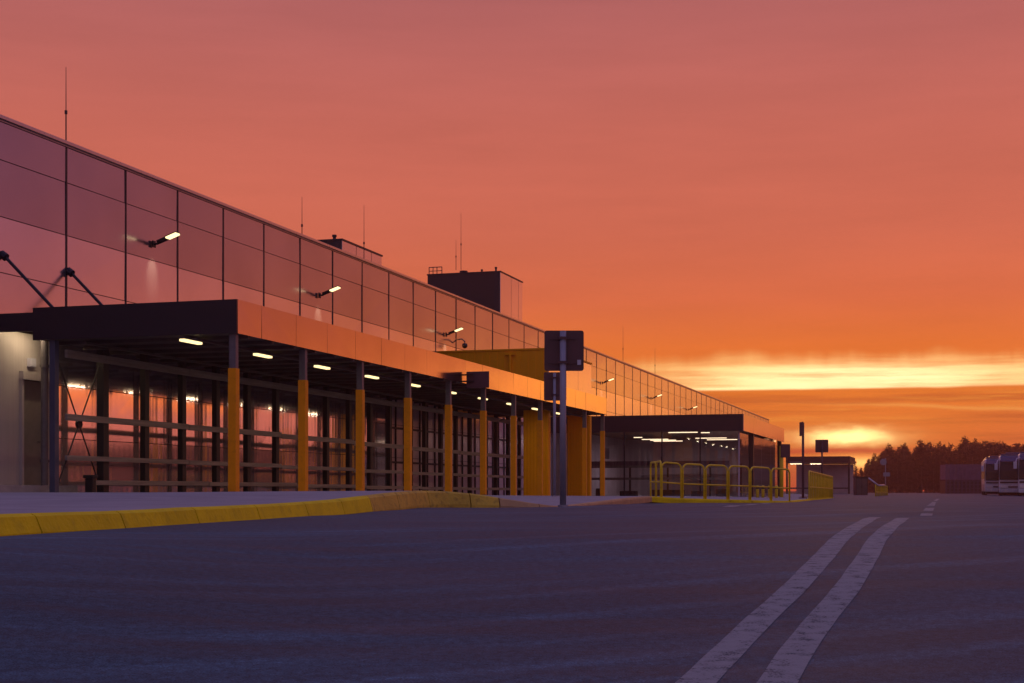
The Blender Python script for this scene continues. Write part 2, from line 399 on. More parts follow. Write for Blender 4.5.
# smoky bands between
sm = mulm(sstep(.44, .62, wnoise(.10, 2.4, 12.0, 6, .6)), mulm(sstep(.6, 1.4, EL), sub(1.0, sstep(3.6, 3.95, EL))))
col = mix(mulm(mulm(sm, .72), sub(1.0, sstep(10.0, 20.0, dA))), col, srgb(194, 94, 40))
lt = mulm(sstep(.52, .68, wnoise(.14, 3.1, 21.0, 5, .6)), mulm(sstep(1.6, 2.4, EL), sub(1.0, sstep(3.6, 3.9, EL))))
col = mix(mulm(mulm(lt, .6), sub(1.0, sstep(12.0, 30.0, dA))), col, srgb(240, 150, 60))
# the sun behind thin cloud
sw = add(AZ, mulm(sub(wnoise(.8, 1.0, 4.0, 4), .5), 1.2)); se = add(EL, mulm(sub(wnoise(.9, 3.0, 6.0, 4), .5), .5))
sun1 = mulm(gauss(sw, 13.3, 1.5), gauss(se, 2.03, .30))
glow = mulm(gauss(AZ, 13.3, 5.0), gauss(EL, 1.7, 1.4))
col = mix(mth('MULTIPLY', glow, .62, clamp=True), col, srgb(255, 146, 52))
col = mix(mth('MULTIPLY', sun1, 1.15, clamp=True), col, (2.3, 1.65, .60))
dk = mulm(gauss(EL, add(1.50, mulm(sub(wnoise(.4, 0, 7.7, 3), .5), .2)), .14), mulm(sstep(9.5, 11.0, AZ), sub(1.0, sstep(14.5, 17.0, AZ))))
col = mix(mth('MULTIPLY', dk, .85, clamp=True), col, srgb(206, 84, 48))
low2 = mulm(gauss(AZ, 13.8, 1.6), gauss(EL, 1.02, .24))
col = mix(mth('MULTIPLY', low2, .9, clamp=True), col, (2.2, 1.0, .26))
sky = wn('ShaderNodeTexSky'); sky.sky_type = 'NISHITA'; sky.sun_disc = False
sky.sun_elevation = R(2.0); sky.sun_rotation = R(13.3); sky.air_density = 2; sky.dust_density = 4
bg1 = wn('ShaderNodeBackground'); bg1.inputs[1].default_value = 1.0; wt.links.new(col, bg1.inputs[0])
bg2 = wn('ShaderNodeBackground'); bg2.inputs[1].default_value = 0.004; wt.links.new(sky.outputs[0], bg2.inputs[0])
ash = wn('ShaderNodeAddShader'); wt.links.new(bg1.outputs[0], ash.inputs[0]); wt.links.new(bg2.outputs[0], ash.inputs[1])
wo = wn('ShaderNodeOutputWorld'); wt.links.new(ash.outputs[0], wo.inputs[0])

sl = bpy.data.lights.new('sun', 'SUN'); sl.energy = .12; sl.angle = R(10); sl.color = (1, .48, .20)
so = bpy.data.objects.new('sun', sl); C.objects.link(so)
dv = Vector((math.sin(R(13.3)) * math.cos(R(3)), math.cos(R(13.3)) * math.cos(R(3)), math.sin(R(3))))
so.rotation_euler = (-dv).to_track_quat('-Z', 'Y').to_euler(); so.location = (60, 250, 40)

# ---------------------------------------------------------------- camera
cd = bpy.data.cameras.new('camera'); cd.sensor_width = 36; cd.lens = 36 * F / 1024; cd.shift_y = (489 - 341.5) / 1024
cd.clip_start = .1; cd.clip_end = 6000
co = bpy.data.objects.new('camera', cd); C.objects.link(co); co.location = (0, 0, E); co.rotation_euler = (R(90), 0, 0)
sc.camera = co
sc.view_settings.view_transform = 'Standard'; sc.view_settings.look = 'None'; sc.view_settings.exposure = 0; sc.view_settings.gamma = 1
sc.render.resolution_x = 1024; sc.render.resolution_y = 683
cy = sc.cycles
cy.use_denoising = True; cy.max_bounces = 8; cy.glossy_bounces = 5; cy.transparent_max_bounces = 24; cy.volume_bounces = 0
cy.sample_clamp_indirect = 4; cy.caustics_reflective = False; cy.caustics_refractive = False

# ---------------------------------------------------------------- ground, road
def sheet(name, xs, ys, zf, mat):
    mb = MB(); bm = mb.bm
    g = [[bm.verts.new((x, y, zf(x, y))) for x in xs] for y in ys]
    for a, b in zip(g, g[1:]):
        for i in range(len(xs) - 1): bm.faces.new((a[i], a[i + 1], b[i + 1], b[i]))
    return tag(mb.build(name, mat, sm=True, fix=False), kind='structure')
def rng(a, b, s):
    n = max(1, round((b - a) / s)); return [a + (b - a) * i / n for i in range(n)]
xs = [-1500, -600, -250, -120, -60, -30] + rng(-20, 24, 1.0) + [24, 30, 40, 60, 120, 300, 700, 1500]
ys = [-80, -40, -20, -10, -5] + rng(-3, 26, .35) + rng(26, 60, 2) + rng(60, 200, 10) + [200, 260, 320, 420, 600, 1000, 2400]
sheet('ground', xs, ys, lambda x, y: road_z(x, y) - .03, M['soil'])
xr = rng(-16, 20, .5) + rng(20, 60, 4) + [60, 80, 110, 150]
xr = [-60, -30, -22] + xr
yr = [-60, -30, -15, -8, -4] + rng(-2, 26, .3) + rng(26, 60, 1.5) + rng(60, 200, 7) + [200, 214]
sheet('road', xr, yr, road_z, M['asphalt'])

def ground_at(px, py):         # where the sight line through a pixel meets the road
    lo, hi = 1.0, 200.0
    s = (489 - py) / F
    for i in range(4000):
        d = lo + i * .05
        if road_z((px - 512) / F * d, d) >= E + s * d: break
    return Vector(((px - 512) / F * d, d, 0))
def road_h(x, y):              # height of the road sheet itself (between its grid points)
    i = max(k for k in range(len(xr) - 1) if xr[k] <= x); j = max(k for k in range(len(yr) - 1) if yr[k] <= y)
    u = (x - xr[i]) / (xr[i + 1] - xr[i]); v = (y - yr[j]) / (yr[j + 1] - yr[j])
    h = lambda a, b: road_z(xr[a], yr[b])
    return (h(i, j) * (1 - u) + h(i + 1, j) * u) * (1 - v) + (h(i, j + 1) * (1 - u) + h(i + 1, j + 1) * u) * v
def stripe(name, pts, w, mat, lift=.0018, wob=0):
    v = [Vector(p).to_2d() for p in pts]
    # resample with Catmull-Rom
    out = []
    for i in range(len(v) - 1):
        p0, p1, p2, p3 = v[max(i - 1, 0)], v[i], v[i + 1], v[min(i + 2, len(v) - 1)]
        n = max(2, int((p2 - p1).length / .18))
        for k in range(n):
            t = k / n
            out.append(.5 * ((2 * p1) + (p2 - p0) * t + (2 * p0 - 5 * p1 + 4 * p2 - p3) * t * t + (3 * p1 - p0 - 3 * p2 + p3) * t ** 3))
    out.append(v[-1])
    mb = MB(); prev = None
    for i, p in enumerate(out):
        d = (out[min(i + 1, len(out) - 1)] - out[max(i - 1, 0)]).normalized(); nn = Vector((-d.y, d.x))
        ww = w * .5 * (1 + wob * math.sin(i * 1.7) * .5 + wob * rnd.uniform(-.5, .5))
        row = []
        for k in range(5):
            q = p + nn * ww * (k / 2 - 1)
            row.append(mb.bm.verts.new((q.x, q.y, road_h(q.x, q.y) + lift)))
        if prev:
            for k in range(4): mb.bm.faces.new((prev[k], prev[k + 1], row[k + 1], row[k]))
        prev = row
    return tag(mb.build(name, mat), kind='structure')
LEFT = ((676, 705), (699, 683), (728, 652), (761, 620), (782, 601), (801, 582), (811, 571), (824, 556.5), (839, 540), (855, 527.6), (875, 517.3))
RIGHT = ((763, 705), (777.5, 683), (797, 652), (822, 620), (838, 600), (850, 584), (858, 572), (868, 556), (877, 540.5), (888.5, 528), (903.7, 518))
for pts in (LEFT, RIGHT): stripe('road_marking_line', [ground_at(*p) for p in pts], .126, M['paint'], wob=.03)
stripe('road_marking_line', [P(722, 511.5, 23), P(772, 502.5, 40)], .22, M['paint'])
for a, b in (((926, 516), (927, 513.5)), ((928, 511), (930, 508)), ((931, 506), (934, 502)), ((935, 501), (938, 498.8))):
    stripe('road_marking_dash', [ground_at(*a), ground_at(*b)], .13, M['paint'])

# ---------------------------------------------------------------- pavement and kerb
# (pixel x, top, foot, distance)
KB = [(-140, 519, 545, 7.6), (-60, 517, 540, 8.1), (0, 515, 535, 8.76), (42, 513.6, 532, 9.3), (84, 512.3, 530.2, 9.92), (126, 511.2, 528.8, 10.6), (164, 509.6, 527, 11.35), (200, 507.4, 524.8, 12.1),
      (232, 506.4, 522.8, 12.9), (261, 505, 520.4, 13.7), (286, 503.9, 518, 14.5), (309, 502.4, 515.9, 15.3), (328, 501, 515, 16.05), (345, 499.6, 514, 16.8), (360, 497.8, 512.6, 17.45), (373, 496.2, 511, 18.1),
      (387, 494.4, 509.4, 18.9), (400, 492.8, 508, 19.7), (415, 491.4, 506, 20.7), (430, 490.6, 504.6, 21.6), (450, 491.2, 504.2, 22.0), (471, 493.2, 504.4, 22.2), (486, 495.2, 505, 22.3), (500, 497.6, 505.8, 22.4), (520, 500.8, 506.8, 22.5),
      (540, 503.8, 507.4, 22.7), (552, 505.4, 507.7, 23.0), (562, 506, 507.8, 23.6), (572, 505.4, 507, 24.6), (586, 503.6, 505.4, 27), (604, 501.4, 503.4, 29.5), (625, 498.6, 500.4, 33), (642, 496.8, 498.6, 37), (652, 496.2, 497.8, 39.6),
      (680, 498.0, 499.6, 40.2), (705, 498.8, 500.6, 40.8), (728, 499.4, 501.2, 41.3), (750, 500, 501.9, 41.8), (771, 500.6, 502.6, 42.4), (790, 501, 503.2, 43.2), (805, 499.6, 501.4, 49), (818, 499, 500.4, 56), (834, 498.2, 499.4, 68), (852, 497.2, 498.2, 88), (868, 496.6, 497.4, 110)]
foot = [P(x, b, d) for x, a, b, d in KB]
topo = []
for (x, a, b, d), f in zip(KB, foot):
    h = (b - a) / F * d
    topo.append(f + Vector((0, 0, h)))
n_ = len(KB)
def inward(i):
    d = (foot[min(i + 1, n_ - 1)] - foot[max(i - 1, 0)]); d.z = 0; d.normalize()
    return Vector((-d.y, d.x, 0))
mbk = MB(); mbk_y = mbk
for i in range(n_ - 1):
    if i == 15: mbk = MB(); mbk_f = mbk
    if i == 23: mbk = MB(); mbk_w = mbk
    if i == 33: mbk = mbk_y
    gap_i = .010 if i % 2 == 1 else 0.0
    gap_j = .010 if (i + 1) % 2 == 1 else 0.0
    if i > 27: gap_i = gap_j = 0
    secs = []
    for j, gp in ((i, gap_i), (i + 1, -gap_j)):
        al = (foot[i + 1] - foot[i]).normalized() * gp
        f, t, nv = foot[j] + al, topo[j] + al, inward(j)
        h = t.z - f.z
        slope = .055 * min(1, h / .12)
        secs.append([f - Vector((0, 0, .12)), f, f + nv * slope * .8 + Vector((0, 0, h * .86)), t + nv * (slope + .022), t + nv * (slope + .15), t + nv * (slope + .15) - Vector((0, 0, h + .1))])
    a, b = secs
    va = [mbk.bm.verts.new(p) for p in a]; vb = [mbk.bm.verts.new(p) for p in b]
    for k in range(6): mbk.bm.faces.new((va[k], vb[k], vb[(k + 1) % 6], va[(k + 1) % 6]))
    mbk.bm.faces.new(va); mbk.bm.faces.new(vb[::-1])
tag(mbk_y.build('kerb', M['kerb']), kind='structure')
tag(mbk_f.build('graded_kerb', M['kerb_graded']), kind='structure')
tag(mbk_w.build('dropped_kerb', M['kerb_pink_lit']), kind='structure')
# pavement: from the back of the kerb to the wall
mbp = MB(); rows = []
tk = []
for i in range(n_):
    p = topo[i] + inward(i) * .15
    tk.append(toB(p).y)
tb = []
cur = -40
for i in range(n_):
    cur = max(cur + .05, tk[i]); tb.append(cur)
# spread the wall ends of the rows over the wall
for i in range(n_):
    h = topo[i].z - foot[i].z
    nv = inward(i)
    a = topo[i] + nv * (.055 * min(1, h / .12) + .15) - Vector((0, 0, .003))
    t = tb[i] if i < 29 else tb[i] + 1.3 * (i - 28)
    bpt = BF((-5.6, t, wall_z(t)))
    row = []
    for k in range(15):
        s = k / 14; q = a.lerp(bpt, s)
        tt = toB(q).y
        zz = a.z + (wall_z(tt) - a.z) * smooth(0, .62, s)
        row.append(mbp.bm.verts.new((q.x, q.y, zz)))
    rows.append(row)
for a, b in zip(rows, rows[1:]):
    for k in range(14): mbp.bm.faces.new((a[k], b[k], b[k + 1], a[k + 1]))
tag(mbp.build('pavement', M['paver'], sm=True, fix=False), kind='structure')

# ---------------------------------------------------------------- warehouse
FX = -5.5                                  # wall plane
wh = Thing('warehouse', 'long flat roofed warehouse clad in glossy reflective panels behind the shelter', 'warehouse', (FX, 0, E), b=True)
PT = 2.364; T0, T1 = 2.70 - PT * 9, 2.70 + PT * 55
mb = MB().box(FX - 50, FX - .06, T0, T1, E - .7, E + 7.50)
wh.part('wall', mb, M['black'])
def panels(t0, n, pitch, z0, z1, x, jit, gap=.009, sub=1):
    mb = MB()
    for i in range(n):
        a, b = t0 + i * pitch + gap, t0 + (i + 1) * pitch - gap
        o = [rnd.uniform(-jit, jit) for _ in range(4)]
        mb.quad((x + o[0], a, z0 + gap), (x + o[1], b, z0 + gap), (x + o[2], b, z1 - gap), (x + o[3], a, z1 - gap))
    return mb
zr = [E + v for v in (7.50, 6.72, 5.56, 4.42, 3.30)]
npan = 64
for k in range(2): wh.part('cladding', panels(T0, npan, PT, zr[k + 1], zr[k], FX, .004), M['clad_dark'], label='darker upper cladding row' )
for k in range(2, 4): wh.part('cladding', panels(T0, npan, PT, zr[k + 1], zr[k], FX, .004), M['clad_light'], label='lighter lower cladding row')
# ground storey glazing starts right of the service door
TG = 2.2
ng = int((T1 - TG) / 1.6)
for k, (z0, z1) in enumerate(((2.25, 3.30), (1.1, 2.25), (-.6, 1.1))):
    wh.part('glazing', panels(TG, 12, 1.6, E + z0, E + z1, FX, .0035, gap=.008), M['mirror_glass'])
    wh.part('glazing', panels(TG + 19.2, ng - 12, 1.6, E + z0, E + z1, FX, .0035, gap=.008), M['far_glazing'], label='glazing of the farther bays, reflected pink put into its colour')
for i in range(0, npan + 1):
    t = T0 + i * PT
    wh.part('mullion', MB().box(FX - .02, FX + .014, t - .025, t + .025, E + 3.31, E + 7.495), M['mullion'])
wh.part('parapet_cap', MB().box(FX - .45, FX + .09, T0, T1, E + 7.535, E + 7.61, bev=.008).box(FX - .4, FX + .03, T0 + .01, T1 - .01, E + 7.50, E + 7.533), M['cap'])
wh.part('roof', MB().box(FX - 49.9, FX - .5, T0 + .1, T1 - .1, E + 7.505, E + 7.54), M['soffit'])
for k in range(19):
    t = TG + 19.2 + k * .8
    if t < 35.9: wh.part('glazing_bar', MB().box(FX + .002, FX + .05, t - .03, t + .03, E - .5, E + 3.28), M['mullion'])
for z in (.9, 2.1): wh.part('glazing_bar', MB().box(FX + .003, FX + .045, TG + 19.25, 35.9, E + z, E + z + .07), M['mullion'])
# service wall with a door, left of the shelter
mb = MB().box(FX - .05, FX + .06, T0, 1.02, E - .4, E + 3.25).box(FX - .05, FX + .06, 1.80, TG - .01, E - .4, E + 3.25).box(FX - .05, FX + .06, 1.02, 1.80, E + 2.36, E + 3.25)
for k in range(3): mb.box(FX + .06, FX + .064, T0, 1.0, E + .42 + k * .95, E + .435 + k * .95)
wh.part('service_wall', mb, M['beige'])
fr = wh.part('door_frame', MB().box(FX + .055, FX + .13, .97, 1.03, E - .1, E + 2.28).box(FX + .055, FX + .13, 1.79, 1.85, E - .1, E + 2.28).box(FX + .055, FX + .17, .95, 1.87, E + 2.28, E + 2.45), M['beige'])
dr = wh.part('door', MB().box(FX - .01, FX + .035, 1.035, 1.785, E - .08, E + 2.27, bev=.006), M['door'])
wh.part('handle', MB().tube([(FX + .03, 1.66, E + 1.0), (FX + .09, 1.66, E + 1.0), (FX + .09, 1.56, E + 1.0)], .012), M['galv'], dr)
for z in (1.75, .3): wh.part('hinge', MB().box(FX + .03, FX + .06, 1.06, 1.10, E + z, E + z + .13), M['galv'], dr)
wh.part('alarm_box', MB().box(FX + .06, FX + .16, 1.22, 1.40, E + 2.56, E + 2.74, bev=.01), M['sign_face'])
wh.part('downpipe', MB().tube([(FX + .56, 1.12, E - .2), (FX + .56, 1.12, E + 3.3)], .075, 12).tube([(FX + .56, 1.12, E + 2.52), (FX + .56, 1.12, E + 2.58)], .095, 12).tube([(FX + .56, 1.12, E + .55), (FX + .56, 1.12, E + .61)], .095, 12), M['galv'], sm=False)
tag(MB().box(FX + .07, FX + 1.1, -2.6, 1.5, E - .25, E + .075, bev=.015).build('door_step', M['grate']), 'pale concrete step slab under the grey service door', 'step')
bpy.data.objects['door_step'].location = BF((0, 0, 0)); bpy.data.objects['door_step'].rotation_euler = (0, 0, TH)
# roof boxes
def roof_box(label, x0, x1, t0, t1, z, mid, guard):
    th = Thing('rooftop_box', label, 'roof box', (x1, t0, E + 7.55), b=True)
    th.part('casing', MB().box(x0, x1 - .03, t0, t1, E + 7.55, E + z), M['darkbrown'])
    mb = MB()
    cuts = [t0 + .003] + mid + [t1]
    for a, b in zip(cuts, cuts[1:]): mb.box(x1 - .025, x1, a + .02, b - .02, E + 7.56, E + z - .01)
    th.part('panel', mb, M['clad_light'])
    th.part('corner_trim', MB().box(x1 - .30, x1 - .032, t0 - .02, t0 - .002, E + 7.56, E + z - .005), M['mullion'])
    th.part('cap', MB().box(x0 - .03, x1 + .03, t0 - .03, t1 + .03, E + z + .002, E + z + .06), M['mullion'])
    for u, v, r, h in guard:
        th.part('vent_pipe', MB().tube([(u, v, E + z + .05), (u, v, E + z + .05 + h)], r, 10).tube([(u, v, E + z + h), (u, v, E + z + h + .07)], r * 1.4, 10), M['mullion'])
    return th
rb = roof_box('large dark plant box on the warehouse roof with a ladder guard', -10.75, -7.1, 39.64, 43.3, 10.22, [41.4, 42.6], [(-7.4, 39.9, .045, .22), (-8.1, 39.9, .04, .14), (-9.05, 40, .14, .12)])
mb = MB()
for u in (-10.7, -10.5, -10.3, -10.05):
    mb.tube([(u, 39.72, E + 10.25), (u, 39.72, E + 10.62)], .022, 6)
mb.tube([(-10.7, 39.72, E + 10.61), (-10.05, 39.72, E + 10.61)], .022, 6).tube([(-10.7, 39.72, E + 10.43), (-10.05, 39.72, E + 10.43)], .018, 6)
rb.part('ladder_guard', mb, M['mullion'])
roof_box('low long plant box on the warehouse roof nearer the camera', -8.0, -7.1, 21.25, 24.9, 8.64, [22.5, 23.9], [(-7.5, 21.5, .06, .18)])
# lightning rods
def rod(px, ptop, ybase, x, label):
    k = (512 - px) / F
    t = (5.30 - .957 * x * 0 + 0) * 0
    # solve the wall position seen at that pixel column
    W_ = -x
    t = (5.30 + .9567 * W_ - k * (27 + .2912 * W_)) / (.2912 + .9567 * k)
    d = BF((x, t, 0)).y
    zt = E + (489 - ptop) / F * d; zb = E + 7.55 if ybase is None else E + (489 - ybase) / F * d
    th = Thing('lightning_rod', label, 'lightning rod', (x, t, zb), b=True, group='lightning rods on the warehouse roof')
    zm = zb + (zt - zb) * .45
    th.part('mast', MB().tube([(x, t, zb), (x, t, zm)], .015, 6).tube([(x, t, zm - .04), (x, t, zm + .04)], .032, 6), M['mullion'])
    th.part('tip', MB().tube([(x, t, zm), (x, t, zt)], [.011, .006], 6), M['mullion'])
rod(66, 67, None, -5.75, 'tall thin lightning rod on the roof edge at the near end of the warehouse')
rod(302, 197, None, -6.4, 'thin lightning rod just left of the low roof box')
rod(364, 205, None, -6.6, 'thin lightning rod rising behind the low roof box')
rod(456, 240, 270, -9.2, 'shorter lightning rod on top of the large roof box')
rod(461, 213, 270, -9.0, 'taller lightning rod on top of the large roof box')
rod(623, 326, None, -6.2, 'faint lightning rod on the far roof right of the square sign')
rod(655, 348, None, -6.2, 'farthest faint lightning rod above the bright cloud gap')
# wall lamps
def wall_lamp(t, label):
    z = E + 5.95
    th = Thing('wall_lamp', label, 'wall lamp', (FX + .04, t, z), b=True, group='floodlights on the warehouse wall')
    x = FX + .035
    th.part('bracket', MB().box(x, x + .03, t - .07, t + .07, z - .08, z + .08, bev=.005).tube([(x + .02, t, z), (x + .12, t, z + .005), (x + .2, t, z + .04)], .028, 8), M['black'])
    Mx = Matrix.Translation((x + .14, t, z + .01)) @ Matrix.Rotation(R(-19), 4, 'Y')
    h = th.part('lamp_head', MB().box(0, .26, -.08, .08, 0, .065, bev=.012, M=Mx).box(.26, .58, -.11, .11, .045, .065, bev=.006, M=Mx), M['black'])
    th.part('lens', MB().box(.275, .565, -.10, .10, .008, .043, M=Mx), M['lampglow'], h)
    l = bpy.data.lights.new('bulb', 'SPOT'); l.energy = 130; l.color = (1, .72, .42); l.spot_size = R(38); l.spot_blend = .9; l.shadow_soft_size = .05
    o = bpy.data.objects.new('bulb', l); C.objects.link(o); o.parent = th.root
    o.location = Vector((x + .50, t, z + .08)) - th.org
    o.rotation_euler = Vector((-.50, 0, -.72)).to_track_quat('-Z', 'Y').to_euler()
for t, l in ((6.23, 'lit wall floodlight above the near end of the shelter canopy'), (15.8, 'lit wall floodlight above the middle of the canopy, second from the near end'), (27.4, 'lit wall floodlight just above the amber portal block'),
             (53.5, 'lit wall floodlight just right of the square sign, above the glass pavilion'), (67.6, 'lit wall floodlight second right of the square sign, low over the pavilion roof'), (81.5, 'farthest small wall floodlight just over the pavilion fascia')):
    wall_lamp(t, l)
# camera on a gooseneck
th = Thing('security_camera', 'small dome security camera on a curved bracket above the amber portal', 'security camera', (FX + .04, 28.3, E + 5.62), b=True)
th.part('bracket', MB().tube([(FX, 28.3, E + 5.72), (FX + .15, 28.3, E + 5.84), (FX + .38, 28.3, E + 5.86), (FX + .5, 28.3, E + 5.76), (FX + .5, 28.3, E + 5.66)], .025, 8), M['galv'])
th.part('dome', MB().tube([(FX + .5, 28.3, E + 5.68), (FX + .5, 28.3, E + 5.60), (FX + .5, 28.3, E + 5.53), (FX + .5, 28.3, E + 5.49)], [.09, .11, .09, .03], 12), M['mullion'], sm=True)

# ---------------------------------------------------------------- shelter canopy
CL = 30.75
cn = Thing('shelter_canopy', 'long flat shelter canopy with metal fascia on orange and grey columns', 'canopy', (0, 0, E), b=True)
FT, FBt = E + 3.60, E + 2.954
cn.part('roof_slab', MB().box(-4.36, .06, .03, CL - .04, E + 2.975, FT - .03), M['soffit'])
mb = MB(); ts = [0.0] + [.99 + 1.55 * k for k in range(20)]
ts = [t for t in ts if t < CL - .4] + [CL]
for a, b in zip(ts, ts[1:]):
    j = [rnd.uniform(-.004, .004) for _ in range(4)]
    mb.prism([(.10 + j[0], a + .006, FBt), (.10 + j[1], b - .006, FBt), (.10 + j[2], b - .006, FT), (.10 + j[3], a + .006, FT)], (-.03, 0, 0))
cn.part('fascia', mb, M['fascia'])
cn.part('end_panel', MB().box(-4.40, .098, -.035, .0, FBt, FT), M['darkbrown'], label='dark near end of the canopy')
cn.part('end_panel', MB().box(-4.40, .098, CL + .002, CL + .035, FBt, FT), M['darkbrown'])
cn.part('link_roof', MB().box(FX + .05, -4.43, .0, CL - .5, E + 3.35, E + 3.50).box(FX + .05, -4.402, -.03, -.002, E + 3.14, E + 3.51), M['darkbrown'])
mb = MB()
for k in range(30):
    t = .55 + k * 1.02
    mb.box(-4.3, .05, t - .04, t + .04, E + 2.905, E + 2.973)
for x in (-.85, -3.3): mb.box(x - .05, x + .05, .06, CL - .1, E + 2.86, E + 2.903)
cn.part('joist', mb, M['soffit'])
for k in range(11):
    t = .10 + k * 3.065
    if k == 10: t = CL - .12
    c = cn.part('column', MB().box(-.105, .035, t - .06, t + .06, wall_z(t) - .1, E + 2.955, bev=.012), M['galv'])
    cn.part('column_sleeve', MB().box(-.12, .05, t - .075, t + .075, wall_z(t) - .08, E + 2.30, bev=.012), M['orange'], c)
    cn.part('base_plate', MB().box(-.20, .115, t - .16, t + .16, wall_z(t) - .02, wall_z(t) + .015), M['galv'], c)
cn.part('column', MB().box(-4.08, -3.95, .05, .19, wall_z(0) - .1, E + 2.955, bev=.012), M['steel_blue'], label='blue grey rear corner column')
for t in (.45, 2.75):
    cn.part('tie_rod', MB().tube([(FX + .03, t, E + 4.80), (-4.2, t, E + 3.58)], .035, 8).tube([(FX + .0, t, E + 4.80), (FX + .12, t, E + 4.72)], .085, 8), M['mullion'])
# rail screen at the back of the shelter
rs = Thing('rail_screen', 'black post and rail screen along the back of the canopy', 'rail screen', (-4.0, 1.7, E), b=True)
for k in range(20):
    t = 1.71 + k * 1.6
    rs.part('post', MB().box(-3.985, -3.857, t - .085, t + .085, wall_z(t) - .1, E + 2.97) if k else MB().box(-4.02, -3.857, t - .1, t + .1, wall_z(t) - .1, E + 2.97), M['black'])
for z, h, s in ((2.62, .16, .22), (1.37, .13, .22), (.57, .10, .22), (.08, .10, 1.15)):
    mb = MB(); t = s
    while t < 32.2:
        e = min(t + 4.8, 32.35)
        dz = wall_z((t + e) / 2) - wall_z(3)
        dz *= 0 if z > 2 else .6
        mb.box(-3.852, -3.79, t + .012, e - .012, E + z + dz, E + z + h + dz, bev=.012)
        t = e
    rs.part('rail', mb, M['railbar'])
rs.part('rail_end_stop', MB().box(-3.90, -3.72, 1.0, 1.14, wall_z(1) - .05, E + .22, bev=.02).box(-3.93, -3.69, .97, 1.17, E + .22, E + .29, bev=.02), M['black'])
mb = MB()
for a, b in (((.18, .1), (1.62, 2.55)), ((.18, 2.55), (1.62, .1))):
    mb.tube([(-3.97, a[0], E + a[1]), (-3.97, b[0], E + b[1])], .016, 6)
mb.tube([(-4.0, .9, E + 1.325), (-3.94, .9, E + 1.325)], .09, 12)
rs.part('cross_brace', mb, M['black'])
# trolley stop rails in the far bays give the dense look there: extra rail at mid height
def lamp_light(th, loc, col, w, sx, sy):
    l = bpy.data.lights.new('bulb', 'AREA'); l.shape = 'RECTANGLE'; l.size = sx; l.size_y = sy; l.energy = w; l.color = col
    o = bpy.data.objects.new('bulb', l); C.objects.link(o); o.parent = th.root
    o.location = Vector(loc) - th.org
ords = 'first second third fourth fifth sixth seventh eighth ninth tenth'.split()
for k in range(10):
    t = .40 + 3.05 * k
    th = Thing('ceiling_light', 'lit batten light under the canopy, %s from its near end' % ords[k], 'ceiling light', (-1.12, t, E + 2.9), b=True, group='batten lights under the shelter canopy')
    th.part('housing', MB().box(-1.19, -1.05, t - .36, t + .36, E + 2.895, E + 2.935, bev=.006).tube([(-1.12, t, E + 2.93), (-1.12, t, E + 2.976)], .03, 8), M['galv'])
    th.part('diffuser', MB().box(-1.175, -1.065, t - .35, t + .35, E + 2.845, E + 2.893, bev=.012), M['tubeglow'])
    lamp_light(th, (-1.12, t, E + 2.835), (1, .80, .58), 7, .1, .66)
th = Thing('ceiling_light', 'lamp tucked under the dark link roof over the service door', 'ceiling light', (-5.0, 1.2, E + 3.33), b=True)
th.part('housing', MB().box(-5.07, -4.93, .6, 1.3, E + 3.325, E + 3.348), M['galv'])
th.part('diffuser', MB().box(-5.06, -4.94, .61, 1.29, E + 3.29, E + 3.323, bev=.01), M['doorglow'])
lamp_light(th, (-5.0, .95, E + 3.28), (1, .72, .46), 9, .1, .66)
# blade sign hung on the fascia
def sheet_sign(th, mb_args, mat): pass
th = Thing('hanging_sign', 'dark square sign plate fixed against the canopy fascia, seen from the back', 'sign', (.5, 13.27, FBt), b=True)
th.part('plate', MB().box(.17, .83, 13.27, 13.31, E + 2.81, E + 3.27, bev=.012), M['sign_back'])
th.part('bracket', MB().box(.105, .40, 13.22, 13.268, E + 3.16, E + 3.20), M['black'])
th.part('bracket', MB().box(.105, .40, 13.22, 13.268, E + 2.98, E + 3.02), M['black'])

# ---------------------------------------------------------------- amber portal
pt = Thing('entrance_portal', 'tall amber entrance portal block standing on two ribbed amber legs', 'entrance portal', (-1.13, 26.54, wall_z(27)), b=True)
zp = wall_z(30)
def ribbed(mb, x0, x1, t, z0, z1, pitch):
    x = x0 + pitch / 2
    while x < x1 - .02:
        mb.box(x - pitch * .27, x + pitch * .27, t - .018, t + .002, z0, z1); x += pitch
up = MB().box(FX + .01, -1.16, 26.56, 33.24, E + 3.02, E + 5.17)
ribbed(up, FX + .05, -1.2, 26.56, E + 3.03, E + 5.16, .30)
pt.part('upper_block', up, M['portal'])
mb = MB()
for a, b in ((26.57, 28.8), (28.8, 31.0), (31.0, 33.23)):
    mb.box(-1.155, -1.125, a + .015, b - .015, E + 3.03, E + 5.15)
pt.part('front_cladding', mb, M['clad_light'])
pt.part('cap', MB().box(FX + .02, -1.10, 26.52, 33.28, E + 5.173, E + 5.235), M['portal'])
for t in (26.54, 32.98):
    lg = MB().box(-2.10, -1.13, t + .02, t + .30, zp - .15, E + 3.015)
    ribbed(lg, -2.10, -1.13, t + .02, zp - .14, E + 3.01, .121)
    pt.part('leg', lg, M['portal'])
mb = MB().tube([(-2.6, 26.48, E + 3.6), (-2.6, 26.48, E + 5.05)], .05, 8).box(-2.8, -2.4, 26.46, 26.53, E + 5.0, E + 5.08)
pt.part('drain_pipe', mb, M['portal'])

